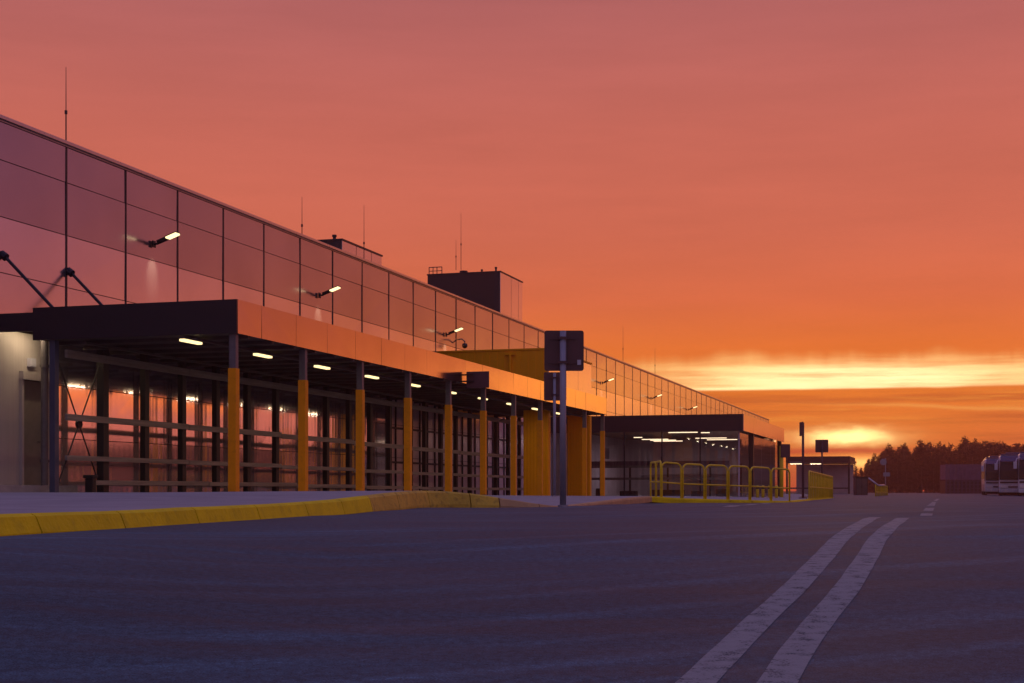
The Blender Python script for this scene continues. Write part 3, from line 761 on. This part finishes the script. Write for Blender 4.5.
# ---------------------------------------------------------------- glass pavilion
PX, PA, PB = 4.0, 42.0, 59.4
pv = Thing('glass_pavilion', 'glazed hall with a dark flat roof and lit tubes beyond the amber portal', 'pavilion', (PX, PA, wall_z(45)), b=True)
zt, zb = E + 3.49, E + 2.71
g0 = wall_z(44) - .05
pv.part('roof', MB().box(FX + .08, PX - .05, PA + .05, PB - .05, E + 2.95, zt - .02), M['soffit'])
pv.part('fascia', MB().box(FX + .07, PX - .04, PA - .03, PA + .03, zb, zt), M['darkbrown'], label='dark fascia facing the camera')
mb = MB(); n = 15
for i in range(n):
    a = PA + (PB - PA) * i / n; b = PA + (PB - PA) * (i + 1) / n
    mb.prism([(PX + rnd.uniform(-.004, .004), a + .01, zb), (PX, b - .01, zb), (PX + rnd.uniform(-.004, .004), b - .01, zt), (PX, a + .01, zt)], (-.03, 0, 0))
pv.part('fascia', mb, M['fascia'], label='metal fascia along the right side')
pv.part('floor', MB().box(FX + .1, PX - .3, PA + .2, PB - .2, g0 - .2, g0 + .04), M['grate'])
pv.part('rear_wall', MB().box(FX + .1, PX - .5, PB - .35, PB - .25, g0, E + 2.94), M['interior'])
gx = PX - .25
mb = MB(); n = 5
for i in range(n):
    a = FX + .15 + (gx - FX - .15) * i / n; b = FX + .15 + (gx - FX - .15) * (i + 1) / n
    mb.quad((a + .03, PA + .25, g0), (b - .03, PA + .25, g0), (b - .03, PA + .25, E + 2.94), (a + .03, PA + .25, E + 2.94))
    pv.part('glass_pane', mb, M['glass']); mb = MB()
mb.bm.free()
for i in range(n + 1):
    a = FX + .15 + (gx - FX - .15) * i / n
    pv.part('frame', MB().box(a - .03, a + .03, PA + .22, PA + .28, g0, E + 2.94), M['interior' if i in (0, 5) else 'mullion'])
for i in range(4):
    a = PA + .3 + (PB - PA - .6) * i / 4; b = PA + .3 + (PB - PA - .6) * (i + 1) / 4
    mb = MB(); mb.quad((gx, a + .05, g0), (gx, b - .05, g0), (gx, b - .05, E + 2.94), (gx, a + .05, E + 2.94))
    pv.part('glass_pane', mb, M['glass'])
for t, w in ((PA + 4.6, .18), (PB - .3, .12)):
    pv.part('column', MB().box(gx - .1, gx + .12, t - w, t + w, g0 - .1, E + 2.94), M['darkbrown'])
pv.part('side_wall', MB().box(FX + .08, FX + .14, PA + .3, PB - .4, g0, E + 2.94), M['interior'])
# counters and rails inside
mb = MB()
for z in (.45, 1.05): mb.box(FX + .6, 2.9, PA + 3.0, PA + 3.08, E + z, E + z + .12)
pv.part('inner_rail', mb, M['galv'])
mb = MB()
for k, hh in ((.3, 1.3), (1.1, 1.3), (2.6, 1.1), (4.2, 1.6), (4.5, 1.3), (6.6, 1.3), (8.1, 1.2)): mb.box(FX + .8 + k, FX + .88 + k, PA + 3.09, PA + 3.2, g0, E + hh)
pv.part('inner_post', mb, M['black'])
pv.part('panel_band', MB().box(FX + .4, 2.6, PA + 5.0, PA + 5.06, E + 1.2, E + 1.42), M['crate_pale'])
for u, w_, h_ in ((-4.6, .5, .34), (-3.4, .35, .42), (-2.2, .8, .3), (-.6, 1.5, .36), (1.3, .6, .3), (2.5, .5, .4)):
    pv.part('floor_box', MB().box(u, u + w_, PA + 1.4, PA + 1.9, g0 + .04, g0 + h_, bev=.02), M['black'])
for u in (-4.0, -1.1, .3, 2.0):
    pv.part('notice_board', MB().box(u, u + .45, PA + 5.07, PA + 5.1, E + 1.55, E + 2.1), M['sign_face'])
pv.part('counter', MB().box(-2.5, 2.6, PA + 8.0, PA + 8.7, g0, E + .75).box(-2.6, 2.7, PA + 7.9, PA + 8.8, E + .752, E + .80), M['interior'])
def tube_light(x, t, ln, lab):
    th = Thing('hall_light', lab, 'ceiling light', (x, t, E + 2.72), b=True, group='tube lights inside the glass pavilion')
    th.part('housing', MB().box(x - ln / 2, x + ln / 2, t - .07, t + .07, E + 2.705, E + 2.76).tube([(x - ln * .3, t, E + 2.75), (x - ln * .3, t, E + 2.955)], .012, 6).tube([(x + ln * .3, t, E + 2.75), (x + ln * .3, t, E + 2.955)], .012, 6), M['galv'])
    th.part('tube', MB().box(x - ln / 2 + .03, x + ln / 2 - .03, t - .05, t + .05, E + 2.665, E + 2.703, bev=.01), M['hallglow'])
    lamp_light(th, (x, t, E + 2.65), (1, .82, .86), 11 * ln, ln, .1)
def px_t(px, t):             # x in the building frame seen at pixel px on the line t
    k = (px - 512) / F
    return (k * (B0.y + t * CT) - (B0.x - t * ST)) / (CT - k * ST)
for px, t, ln, lab in ((683, PA + .6, 1.45, 'brightest tube light hung at the front of the glass hall'), (655, PA + 9.5, 1.5, 'left tube light of the rear row in the glass hall'), (668, PA + 12.5, 1.7, 'lower left tube light deep inside the glass hall'),
                       (711, PA + 8.5, 1.7, 'right tube light of the rear row in the glass hall'), (722, PA + 11, 1.7, 'rightmost tube light deep inside the glass hall'), (638, PA + 6.5, .5, 'short lamp left of the tube lights in the glass hall'), (705, PA + 1.2, .5, 'short lamp beside the brightest tube of the glass hall'), (663, PA + 11, 1.5, 'middle tube light deep inside the glass hall')):
    tube_light(px_t(px, t), t, ln, lab)

# ---------------------------------------------------------------- signs
def slab_sign(th, cx, w, h, z0, y=0, mat='sign_back', name='plate', r=.04):
    pts = []
    for sx, sz, a0 in ((1, -1, -90), (1, 1, 0), (-1, 1, 90), (-1, -1, 180)):
        for k in range(5):
            a = R(a0 + k * 22.5)
            pts.append((cx + sx * (w / 2 - r) + r * math.cos(a), y, z0 + h / 2 + sz * (h / 2 - r) + r * math.sin(a)))
    return th.part(name, MB().prism(pts, (0, .018, 0)), M[mat])
def sign(name, label, px, ybase, d, plates, rpost, ytop, cat='sign', post='post_grey', rot=0):
    b = P(px, ybase, d)
    th = Thing(name, label, cat, b, rot=rot)
    h = (ybase - ytop) / F * d
    p = th.part('post', MB().tube([(0, 0, -.08), (0, 0, h)], rpost, 12), M[post], sm=True)
    th.part('collar', MB().tube([(0, 0, .0), (0, 0, .05)], rpost * 1.6, 12), M[post], p)
    for x0, x1, y0, y1 in plates:
        w = (x1 - x0) / F * d; hh = (y1 - y0) / F * d; z0 = (ybase - y1) / F * d
        pl = slab_sign(th, ((x0 + x1) / 2 - px) / F * d, w, hh, z0, y=rpost + .02)
        for q in (.2, .8):
            mb = MB().box(-w * .33, w * .33, rpost + .004, rpost + .0195, z0 + hh * q - .015, z0 + hh * q + .015)
            mb.box(-rpost * 1.3, rpost * 1.3, -rpost * 1.2, rpost + .003, z0 + hh * q - .02, z0 + hh * q + .02)
            th.part('clamp', mb, M['sign_back'], pl)
    return th
s1 = sign('traffic_sign', 'nearest square sign seen from the back on a grey post at the kerb corner', 563, 508, 22.6, [(544.5, 584, 330, 370.5)], .052, 331)
s1.part('sticker', MB().box(.23, .29, .058, .0695, 2.28, 2.36), M['sign_face'])
sign('traffic_sign', 'smaller dark sign on a thin post just behind the nearest sign', 554.5, 497, 37, [(544, 566.5, 372, 400.5)], .04, 373)
sign('traffic_sign', 'square sign on a post against the bright sky behind the yellow railing', 822, 497, 80, [(815.6, 828.6, 439.6, 452.4)], .05, 441, post='sign_back')
t_ = Thing('traffic_sign', 'tall dark pole with its sign turned edge on, right of the yellow railing', 'sign', P(803, 498, 62))
p_ = t_.part('post', MB().tube([(0, 0, -.1), (0, 0, 75.5 / F * 62)], .055, 10), M['sign_back'], sm=True)
t_.part('plate', MB().box(-.085, -.06, -.36, .36, 62 / F * 62, 76 / F * 62, bev=.006), M['sign_back'])
t_.part('base_plate', MB().box(-.15, .15, -.15, .15, -.02, .02), M['sign_back'])
t_ = Thing('traffic_sign', 'dark square plate on a yellow post at the pavilion corner', 'sign', P(781.5, 497, 72))
t_.part('post', MB().tube([(0, 0, -.1), (0, 0, 51 / F * 72)], .10, 10), M['yellow'], sm=True)
slab_sign(t_, .17, 9.6 / F * 72, 13.4 / F * 72, 39.4 / F * 72, y=-.13)
t_ = Thing('traffic_sign', 'pale round sign above a smaller plate in front of the dark trees', 'sign', P(885.5, 497, 118))
t_.part('post', MB().tube([(0, 0, -.1), (0, 0, 39 / F * 118)], .04, 8), M['post_grey'])
t_.part('round_plate', MB().tube([(-.2, -.05, 35 / F * 118), (-.2, -.08, 35 / F * 118)], .27, 20), M['post_grey'])
slab_sign(t_, .08, .55, .34, 20.5 / F * 118, y=-.07, mat='post_grey')

# ---------------------------------------------------------------- yellow railing
def loops(th, pts, h, r, name='panel', mat='yellow'):
    """a railing of rounded hoops, neighbours standing side by side"""
    for a, b in zip(pts, pts[1:]):
        a, b = Vector(a), Vector(b); d = (b - a); L_ = d.length; u = d.normalized()
        a2, b2 = a + u * r * 1.05, b - u * r * 1.05; q = min(.16, L_ * .22)
        path = [a2 - Vector((0, 0, .05))]
        path += [a2 + Vector((0, 0, h - q))] + [a2 + u * q * (1 - math.cos(R(k * 22.5))) + Vector((0, 0, h - q + q * math.sin(R(k * 22.5)))) for k in range(1, 5)]
        path += [b2 - u * q * (1 - math.cos(R(k * 22.5))) + Vector((0, 0, h - q + q * math.sin(R(k * 22.5)))) for k in range(4, 0, -1)]
        path += [b2 + Vector((0, 0, h - q)), b2 - Vector((0, 0, .05))]
        o = th.part(name, MB().tube(path, r, 8), M[mat], sm=True)
        th.part('mid_bar', MB().tube([a2 + Vector((0, 0, h * .43)), b2 + Vector((0, 0, h * .43))], r * .8, 8), M[mat], o, sm=True)
        th.part('foot_plate', MB().box(a2.x - .09, a2.x + .09, a2.y - .09, a2.y + .09, a2.z - .02, a2.z + .012), M[mat], o)
rp = [(661, 497.3, 40.3), (682, 498.9, 40.6), (705, 499.6, 41.0), (728, 500.2, 41.4), (750, 500.8, 41.9), (771, 501.6, 42.6), (790, 502.4, 43.4)]
w3 = [P(*p) for p in rp]
rl = Thing('guard_railing', 'yellow hooped guard railing along the kerb in front of the glass hall', 'railing', w3[0])
loops(rl, [p - w3[0] for p in w3], 1.0, .028)
ret = [P(661, 497.3, 40.3), P(656, 497, 41.5), P(650.5, 496.6, 42.8)]
loops(rl, [p - w3[0] for p in ret], 1.02, .030)
# end-on railing
a, b = P(809, 499, 52), P(832.5, 497.5, 70)
q = Thing('guard_railing', 'yellow railing seen almost end on beside the tall dark pole', 'railing', a)
pts = [Vector((0, 0, 0)).lerp(b - a, k / 16) for k in range(17)]
loops(q, pts, 1.02, .030)
a, b = P(875.5, 497.5, 88), P(887.5, 497, 108)
q = Thing('guard_railing', 'far short yellow railing with a sloping handrail by the dark cabinet', 'railing', a)
loops(q, [Vector((0, 0, 0)).lerp(b - a, k / 9) for k in range(10)], .80, .036)
q.part('handrail', MB().tube([P(868.5, 478, 88) - a, P(878.5, 485.5, 88) - a, P(884, 485, 96) - a], .05, 8), M['sign_face'], sm=True)
for px, lab in ((757.5, 'leftmost of the four low yellow bollards behind the railing'), (763, 'second from the left of the four low yellow bollards'), (769.5, 'third from the left of the four low yellow bollards'), (776.5, 'rightmost of the four low yellow bollards behind the railing')):
    b = P(px, 496.6, 64)
    t_ = Thing('bollard', lab, 'bollard', b, group='yellow bollards by the glass pavilion')
    t_.part('post', MB().tube([(0, 0, -.1), (0, 0, .46), (0, 0, .5)], [.07, .07, .05], 12), M['yellow'], sm=True)
    t_.part('band', MB().tube([(0, 0, .34), (0, 0, .42)], .073, 12), M['black'])

# ---------------------------------------------------------------- far shelter, cabinet, car
o = P(818, 497, 150)
fs = Thing('far_shelter', 'distant glazed shelter with a dark flat roof and lit lamps under the sun', 'shelter', o, rot=TH)
hx = 3.3; zt2 = 40.5 / F * 150; zb2 = 34 / F * 150
fs.part('roof', MB().box(-hx, hx, -.5, 9, zb2 + .02, zt2), M['darkbrown'])
for x in (-hx + .1, hx - .1): fs.part('column', MB().box(x - .1, x + .1, -.4, -.2, -.3, zb2), M['darkbrown'])
fs.part('rear_wall', MB().box(-hx + .2, hx - .2, 8.6, 8.8, -.3, zb2), M['interior'])
mb = MB(); mb.quad((-hx + .2, .1, -.2), (hx - .2, .1, -.2), (hx - .2, .1, zb2 - .02), (-hx + .2, .1, zb2 - .02))
fs.part('glass_pane', mb, M['glass'])
fs.part('rail', MB().box(-hx + .2, hx - .2, .13, .2, .85, 1.0).box(-hx + .2, hx - .2, .13, .2, .1, .35), M['black'])
for px, lab in ((796, 'left lit lamp under the distant shelter roof'), (816, 'right lit lamp under the distant shelter roof')):
    c_ = P(px, 464, 150)
    t_ = Thing('shelter_light', lab, 'ceiling light', c_, rot=TH, group='lamps under the distant shelter')
    t_.part('housing', MB().box(-.65, .65, -.25, .25, .06, .30), M['galv'])
    t_.part('diffuser', MB().box(-.6, .6, -.2, .2, -.02, .058, bev=.02), M['hallglow'])
    lamp_light(t_, (0, 0, -.05), (1, .82, .8), 60, 1.2, .3)
b = P(861.5, 496.5, 112)
t_ = Thing('cabinet', 'dark tall cabinet with two doors beside the far yellow railing', 'cabinet', b)
t_.part('casing', MB().box(-.46, .46, -.1, .7, -.1, 1.50, bev=.02), M['darkbrown'])
t_.part('roof', MB().box(-.52, .52, -.16, .76, 1.502, 1.57), M['black'])
for s in (-1, 1):
    dd = t_.part('door', MB().box(min(s * .02, s * .42), max(s * .02, s * .42), -.125, -.102, .05, 1.42, bev=.005), M['soffit'])
    t_.part('handle', MB().box(s * .05 - .015, s * .05 + .015, -.15, -.127, .7, .9), M['black'], dd)

# ---------------------------------------------------------------- coaches
def make_coach(label, loc, rot):
    t_ = Thing('coach', label, 'coach', loc, rot=rot, group='coaches parked at the right edge')
    w, ln, h = 1.25, 11.5, 3.0
    bm = MB()
    prof = [(0, .38), (-.12, .7), (-.10, 1.22), (.02, 1.9), (.30, 2.62), (.62, h - .06), (1.1, h), (ln - .3, h), (ln, h - .25), (ln, .38)]
    secs = []
    for xw, k in ((-w, 0), (-w + .1, 1), (w - .1, 1), (w, 0)):
        secs.append([bm.bm.verts.new((xw, y + (.14 if (k == 0 and y < 1) else 0), z - (.10 if (k == 0 and z > 2.5) else 0))) for y, z in prof])
    n = len(prof)
    for a, b in zip(secs, secs[1:]):
        for i in range(n): bm.bm.faces.new((a[i], a[(i + 1) % n], b[(i + 1) % n], b[i]))
    bm.bm.faces.new(secs[0]); bm.bm.faces.new(secs[-1][::-1])
    t_.part('body', bm, M['bus_white'])
    sh = MB(); r1 = [(-1.19, -.125, 1.24), (1.19, -.125, 1.24), (1.19, .0, 1.9), (1.16, .28, 2.60), (-1.16, .28, 2.60), (-1.19, .0, 1.9)]
    sh.poly([r1[0], r1[1], r1[2], r1[5]]); sh.poly([r1[5], r1[2], r1[3], r1[4]])
    bmesh.ops.translate(sh.bm, verts=sh.bm.verts, vec=(0, -.03, .004))
    ws = t_.part('windscreen', sh, M['bus_dark_glass'] if 'bus_dark_glass' in M else M['bus_dark'])
    t_.part('roof', MB().box(-1.12, 1.12, .9, ln - .3, 3.003, 3.10, bev=.04).box(-.8, .8, 3.0, 6.2, 3.102, 3.26, bev=.06), M['coach_visor'])
    for s in (-1, 1): t_.part('pillar', MB().prism([(s * 1.255, -.05, 1.22), (s * 1.255, .72, 1.22), (s * 1.255, .95, 2.70), (s * 1.255, .36, 2.62), (s * 1.255, .04, 1.9)], (s * .012, 0, 0)), M['bus_dark'])
    t_.part('wiper', MB().tube([(-.1, -.20, 1.24), (-.75, -.13, 1.72)], .018, 6).tube([(.15, -.20, 1.24), (.8, -.13, 1.72)], .018, 6), M['rubber'], ws)
    t_.part('visor', MB().prism([(-1.18, .22, 2.52), (1.18, .22, 2.52), (1.10, .56, 2.92), (-1.10, .56, 2.92)], (0, -.06, .03)), M['coach_visor'])
    for s in (-1, 1):
        t_.part('side_window', MB().box(min(s * 1.252, s * 1.268), max(s * 1.252, s * 1.268), .7, ln - .6, 1.42, 2.52), M['bus_dark'])
        t_.part('headlight', MB().box(s * .92 - .2, s * .92 + .2, -.16, -.09, .66, .84, bev=.03), M['lens'])
        m_ = t_.part('mirror', MB().box(s * 1.42 - .11, s * 1.42 + .11, -.42, -.32, 1.95, 2.42, bev=.03).tube([(s * 1.38, -.36, 2.4), (s * 1.33, -.28, 2.62), (s * 1.12, .2, 2.72)], .03, 8), M['sign_face'])
        for y in (2.5, 8.8):
            wv = t_.part('wheel', MB().tube([(s * 1.02, y, .5), (s * 1.27, y, .5)], .5, 20), M['rubber'])
            t_.part('rim', MB().tube([(s * 1.24, y, .5), (s * 1.285, y, .5)], .28, 14), M['galv'], wv)
    t_.part('bumper', MB().box(-1.2, 1.2, -.2, -.06, .36, .60, bev=.04), M['bus_white'])
    t_.part('grille', MB().box(-.62, .62, -.155, -.115, .70, .80), M['bus_dark'])
    t_.part('front_band', MB().box(-1.16, 1.16, -.150, -.10, 1.02, 1.12), M['bus_dark'])
    t_.part('screen_divider', MB().prism([(-.02, -.165, 1.25), (.02, -.165, 1.25), (.02, -.04, 1.9), (.02, .24, 2.58), (-.02, .24, 2.58), (-.02, -.04, 1.9)], (0, -.012, 0)), M['rubber'], ws)
    t_.part('destination_panel', MB().prism([(-.7, .165, 2.36), (.7, .165, 2.36), (.7, .225, 2.50), (-.7, .225, 2.50)], (0, -.05, .02)), M['rubber'])
    for s in (-1, 1): t_.part('fog_lamp', MB().tube([(s * .8, -.21, .48), (s * .8, -.19, .48)], .07, 12), M['lens'])
    t_.part('number_plate', MB().box(-.26, .26, -.215, -.203, .42, .53), M['sign_face'])
    t_.part('skirt', MB().box(-1.15, 1.15, .05, ln - .1, .18, .377), M['bus_dark'])
    return t_
M['coach_visor'] = pm('coach_visor', (.07, .05, .12), .25, .2, .1)
M['bus_dark_glass'] = pm('coach_windscreen', (.012, .009, .010), .15, 0, .1, rvar=.02, spec=.25)
make_coach('white coach parked behind the nearer one, its front half hidden', P(1001.5, 496.3, 112), R(-17))
make_coach('nearer white coach cut off by the right edge, windscreen towards the road', P(1017.5, 497.6, 100), R(-19))
make_coach('third white coach almost wholly cut off by the right edge', P(1038, 498.2, 94), R(-20))

# crates
for i, (z0, lab, mt) in enumerate(((0, 'lower dark slatted crate stack left of the coaches', 'crate'), (1.86, 'upper paler slatted crate stack left of the coaches', 'crate'))):
    b = P(965, 496, 165)
    w, h = 39 / F * 165, 1.82
    t_ = Thing('slatted_crate', lab, 'crate', (b.x, b.y, b.z + z0), group='slatted crates stacked by the trees')
    t_.part('core', MB().box(-w / 2 + .08, w / 2 - .08, .08, 2.3, .05, h - .05), M['black' if i == 0 else 'crate_pale'])
    mb = MB(); k = -w / 2
    while k < w / 2 - .05:
        mb.box(k, k + .16, 0, .06, 0, h); k += .46
    t_.part('upright', mb, M['crate' if i == 0 else 'crate_pale'])
    mb = MB()
    for z in (0.02, .42, .84, 1.26, h - .14): mb.box(-w / 2, w / 2, .062, .09, z, z + .12)
    t_.part('slat', mb, M['crate' if i == 0 else 'crate_pale'])

# ---------------------------------------------------------------- pines
def pine(seed, h, bushy):
    r = random.Random(seed)
    tr = MB(); lean = r.uniform(-.03, .03)
    pts = [(lean * h * (k / 6) ** 2 + r.uniform(-.05, .05), r.uniform(-.05, .05), h * .97 * k / 6) for k in range(7)]
    tr.tube(pts, [.17 * (1 - k / 7.4) for k in range(7)], 6)
    cr = MB(); bm = cr.bm
    z0 = h * (.06 if bushy else .30)
    nb = 54 if bushy else 36
    for i in range(nb):
        f = i / (nb - 1)
        z = z0 + (h - z0) * f ** .9
        rad = h * (.20 if bushy else .17) * (1 - f) ** .85 * r.uniform(.4, 1.35) * (1 if f > .3 else .75) + .16
        if not bushy and r.random() < .22: continue
        a = r.uniform(0, 6.283)
        base = Vector((lean * h * (z / h) ** 2, 0, z - rad * .1))
        tip = base + Vector((math.cos(a) * rad, math.sin(a) * rad, rad * r.uniform(-.05, .45)))
        tr.tube([base, tip], [.035, .012], 4, cap=False)
        m = int(10 + rad * 13)
        for q in range(m):
            s = r.uniform(.25, 1.05)
            c = base.lerp(tip, s) + Vector((r.gauss(0, .16), r.gauss(0, .16), r.gauss(.06, .13))) * (1.1 + rad * .25)
            d = (tip - base).normalized() + Vector((r.gauss(0, .8), r.gauss(0, .8), r.gauss(.35, .5))); d.normalize()
            e = d.orthogonal().normalized(); e.rotate(Matrix.Rotation(r.uniform(0, 6.28), 3, d))
            l, w = r.uniform(.28, .55), r.uniform(.07, .15)
            bm.faces.new([bm.verts.new(c - e * w), bm.verts.new(c + d * l * .55 - e * w * .2), bm.verts.new(c + d * l), bm.verts.new(c + e * w)])
    t_ = Thing('pine_tree', 'dark pine', 'tree', (0, 0, 0), group='pines of the wood beyond the lot')
    trunk = tr.build('trunk', M['bark'], t_.root)
    crown = cr.build('crown', M['needle'], t_.root, fix=False)
    return t_.root
protos = [pine(11, 10, False), pine(23, 10, True), pine(35, 10, False), pine(47, 10, True), pine(59, 10, True)]
used = set()
def place_pine(k, px, ytop, d, label):
    o = protos[k] if k not in used else dup(protos[k])
    used.add(k)
    b = P(px, 489, d); b.z = road_z(b.x, b.y) - .1
    hh = E + (489 - ytop) / F * d - b.z
    s = hh / 10
    o.location = b; o.scale = (s * rnd.uniform(.9, 1.15), s * rnd.uniform(.9, 1.15), s); o.rotation_euler = (0, 0, rnd.uniform(0, 6.28))
    o['label'] = label; return o
sky_ = [(853, 468), (862, 466), (867, 462), (874, 457), (880, 451), (888, 446), (893, 448), (904, 444), (911, 452), (920, 442), (930, 443), (945, 443), (955, 446), (964, 439), (977, 440), (990, 440), (1000, 442), (1012, 443), (1026, 442), (1060, 441)]
tops = [(0, 855, 462, 268, 'small pine just right of the distant shelter roof'), (1, 868, 460, 262, 'small pine in front of the brightest glow of the sun'), (2, 876, 454, 258, 'thin pine just right of the sun glow'), (0, 889, 445.5, 250, 'ragged pine with a crooked top, first tall one right of the sun'), (2, 904, 443.5, 252, 'slim pine standing apart, second tall one right of the sun'),
        (3, 920, 441.5, 250, 'broad pine where the dense part of the wood begins'), (0, 964, 438.5, 252, 'tallest pine top above the crate stack'), (2, 977, 439.5, 255, 'pine with a spreading top just left above the coaches')]
for a in tops: place_pine(*a)
def top_at(px): return interp(sky_, px)
for row, (d, step, lift) in enumerate(((242, 5.2, 13), (262, 4.2, 4.5), (285, 4.4, 1.5), (310, 5.6, 2.5))):
    px = 846 + row * 1.3 + (14 if row == 0 else 0)
    while px < 1075:
        place_pine(rnd.choice((1, 3, 4, 1, 3, 4, 0, 2)), px, top_at(px) + lift + rnd.uniform(-1.2, 3.8), d + rnd.uniform(-6, 6), 'dark hazy pine merging into the wood beyond the lot')
        px += step * rnd.uniform(.75, 1.25)
# the wood continues past the right of the picture (seen only in reflections): one mass
mb = MB(); r = random.Random(5)
for i in range(1500):
    az = R(21 + 58 * r.random()); d = r.uniform(225, 270)
    x, y = math.sin(az) * d, math.cos(az) * d
    z = E - .8 + r.random() ** .8 * 8.6
    for k in range(3):
        c = Vector((x + r.gauss(0, 1), y + r.gauss(0, 1), z + r.gauss(0, .5)))
        n1 = Vector((r.gauss(0, 1), r.gauss(0, 1), r.gauss(0, 1))).normalized(); e = n1.orthogonal().normalized(); f = n1.cross(e)
        s = r.uniform(.7, 1.5)
        mb.poly([c - e * s, c - f * s * .8, c + e * s * .9, c + f * s])
tag(mb.build('wood', M['needle'], fix=False), 'far dark wood continuing past the coaches', 'wood', kind='stuff')

# ---------------------------------------------------------------- haze
HAZE = .0008
m, nt, out = nodes('haze')
v = nt.nodes.new('ShaderNodeVolumePrincipled'); v.inputs['Color'].default_value = (.95, .50, .48, 1); v.inputs['Density'].default_value = HAZE; v.inputs['Anisotropy'].default_value = .72
L(nt, v.outputs[0], out.inputs['Volume'])
tag(MB().box(-420, 520, -90, 460, E - 3.2, E + 16).build('haze', m), 'thin warm evening haze over the lot', 'haze', kind='stuff')
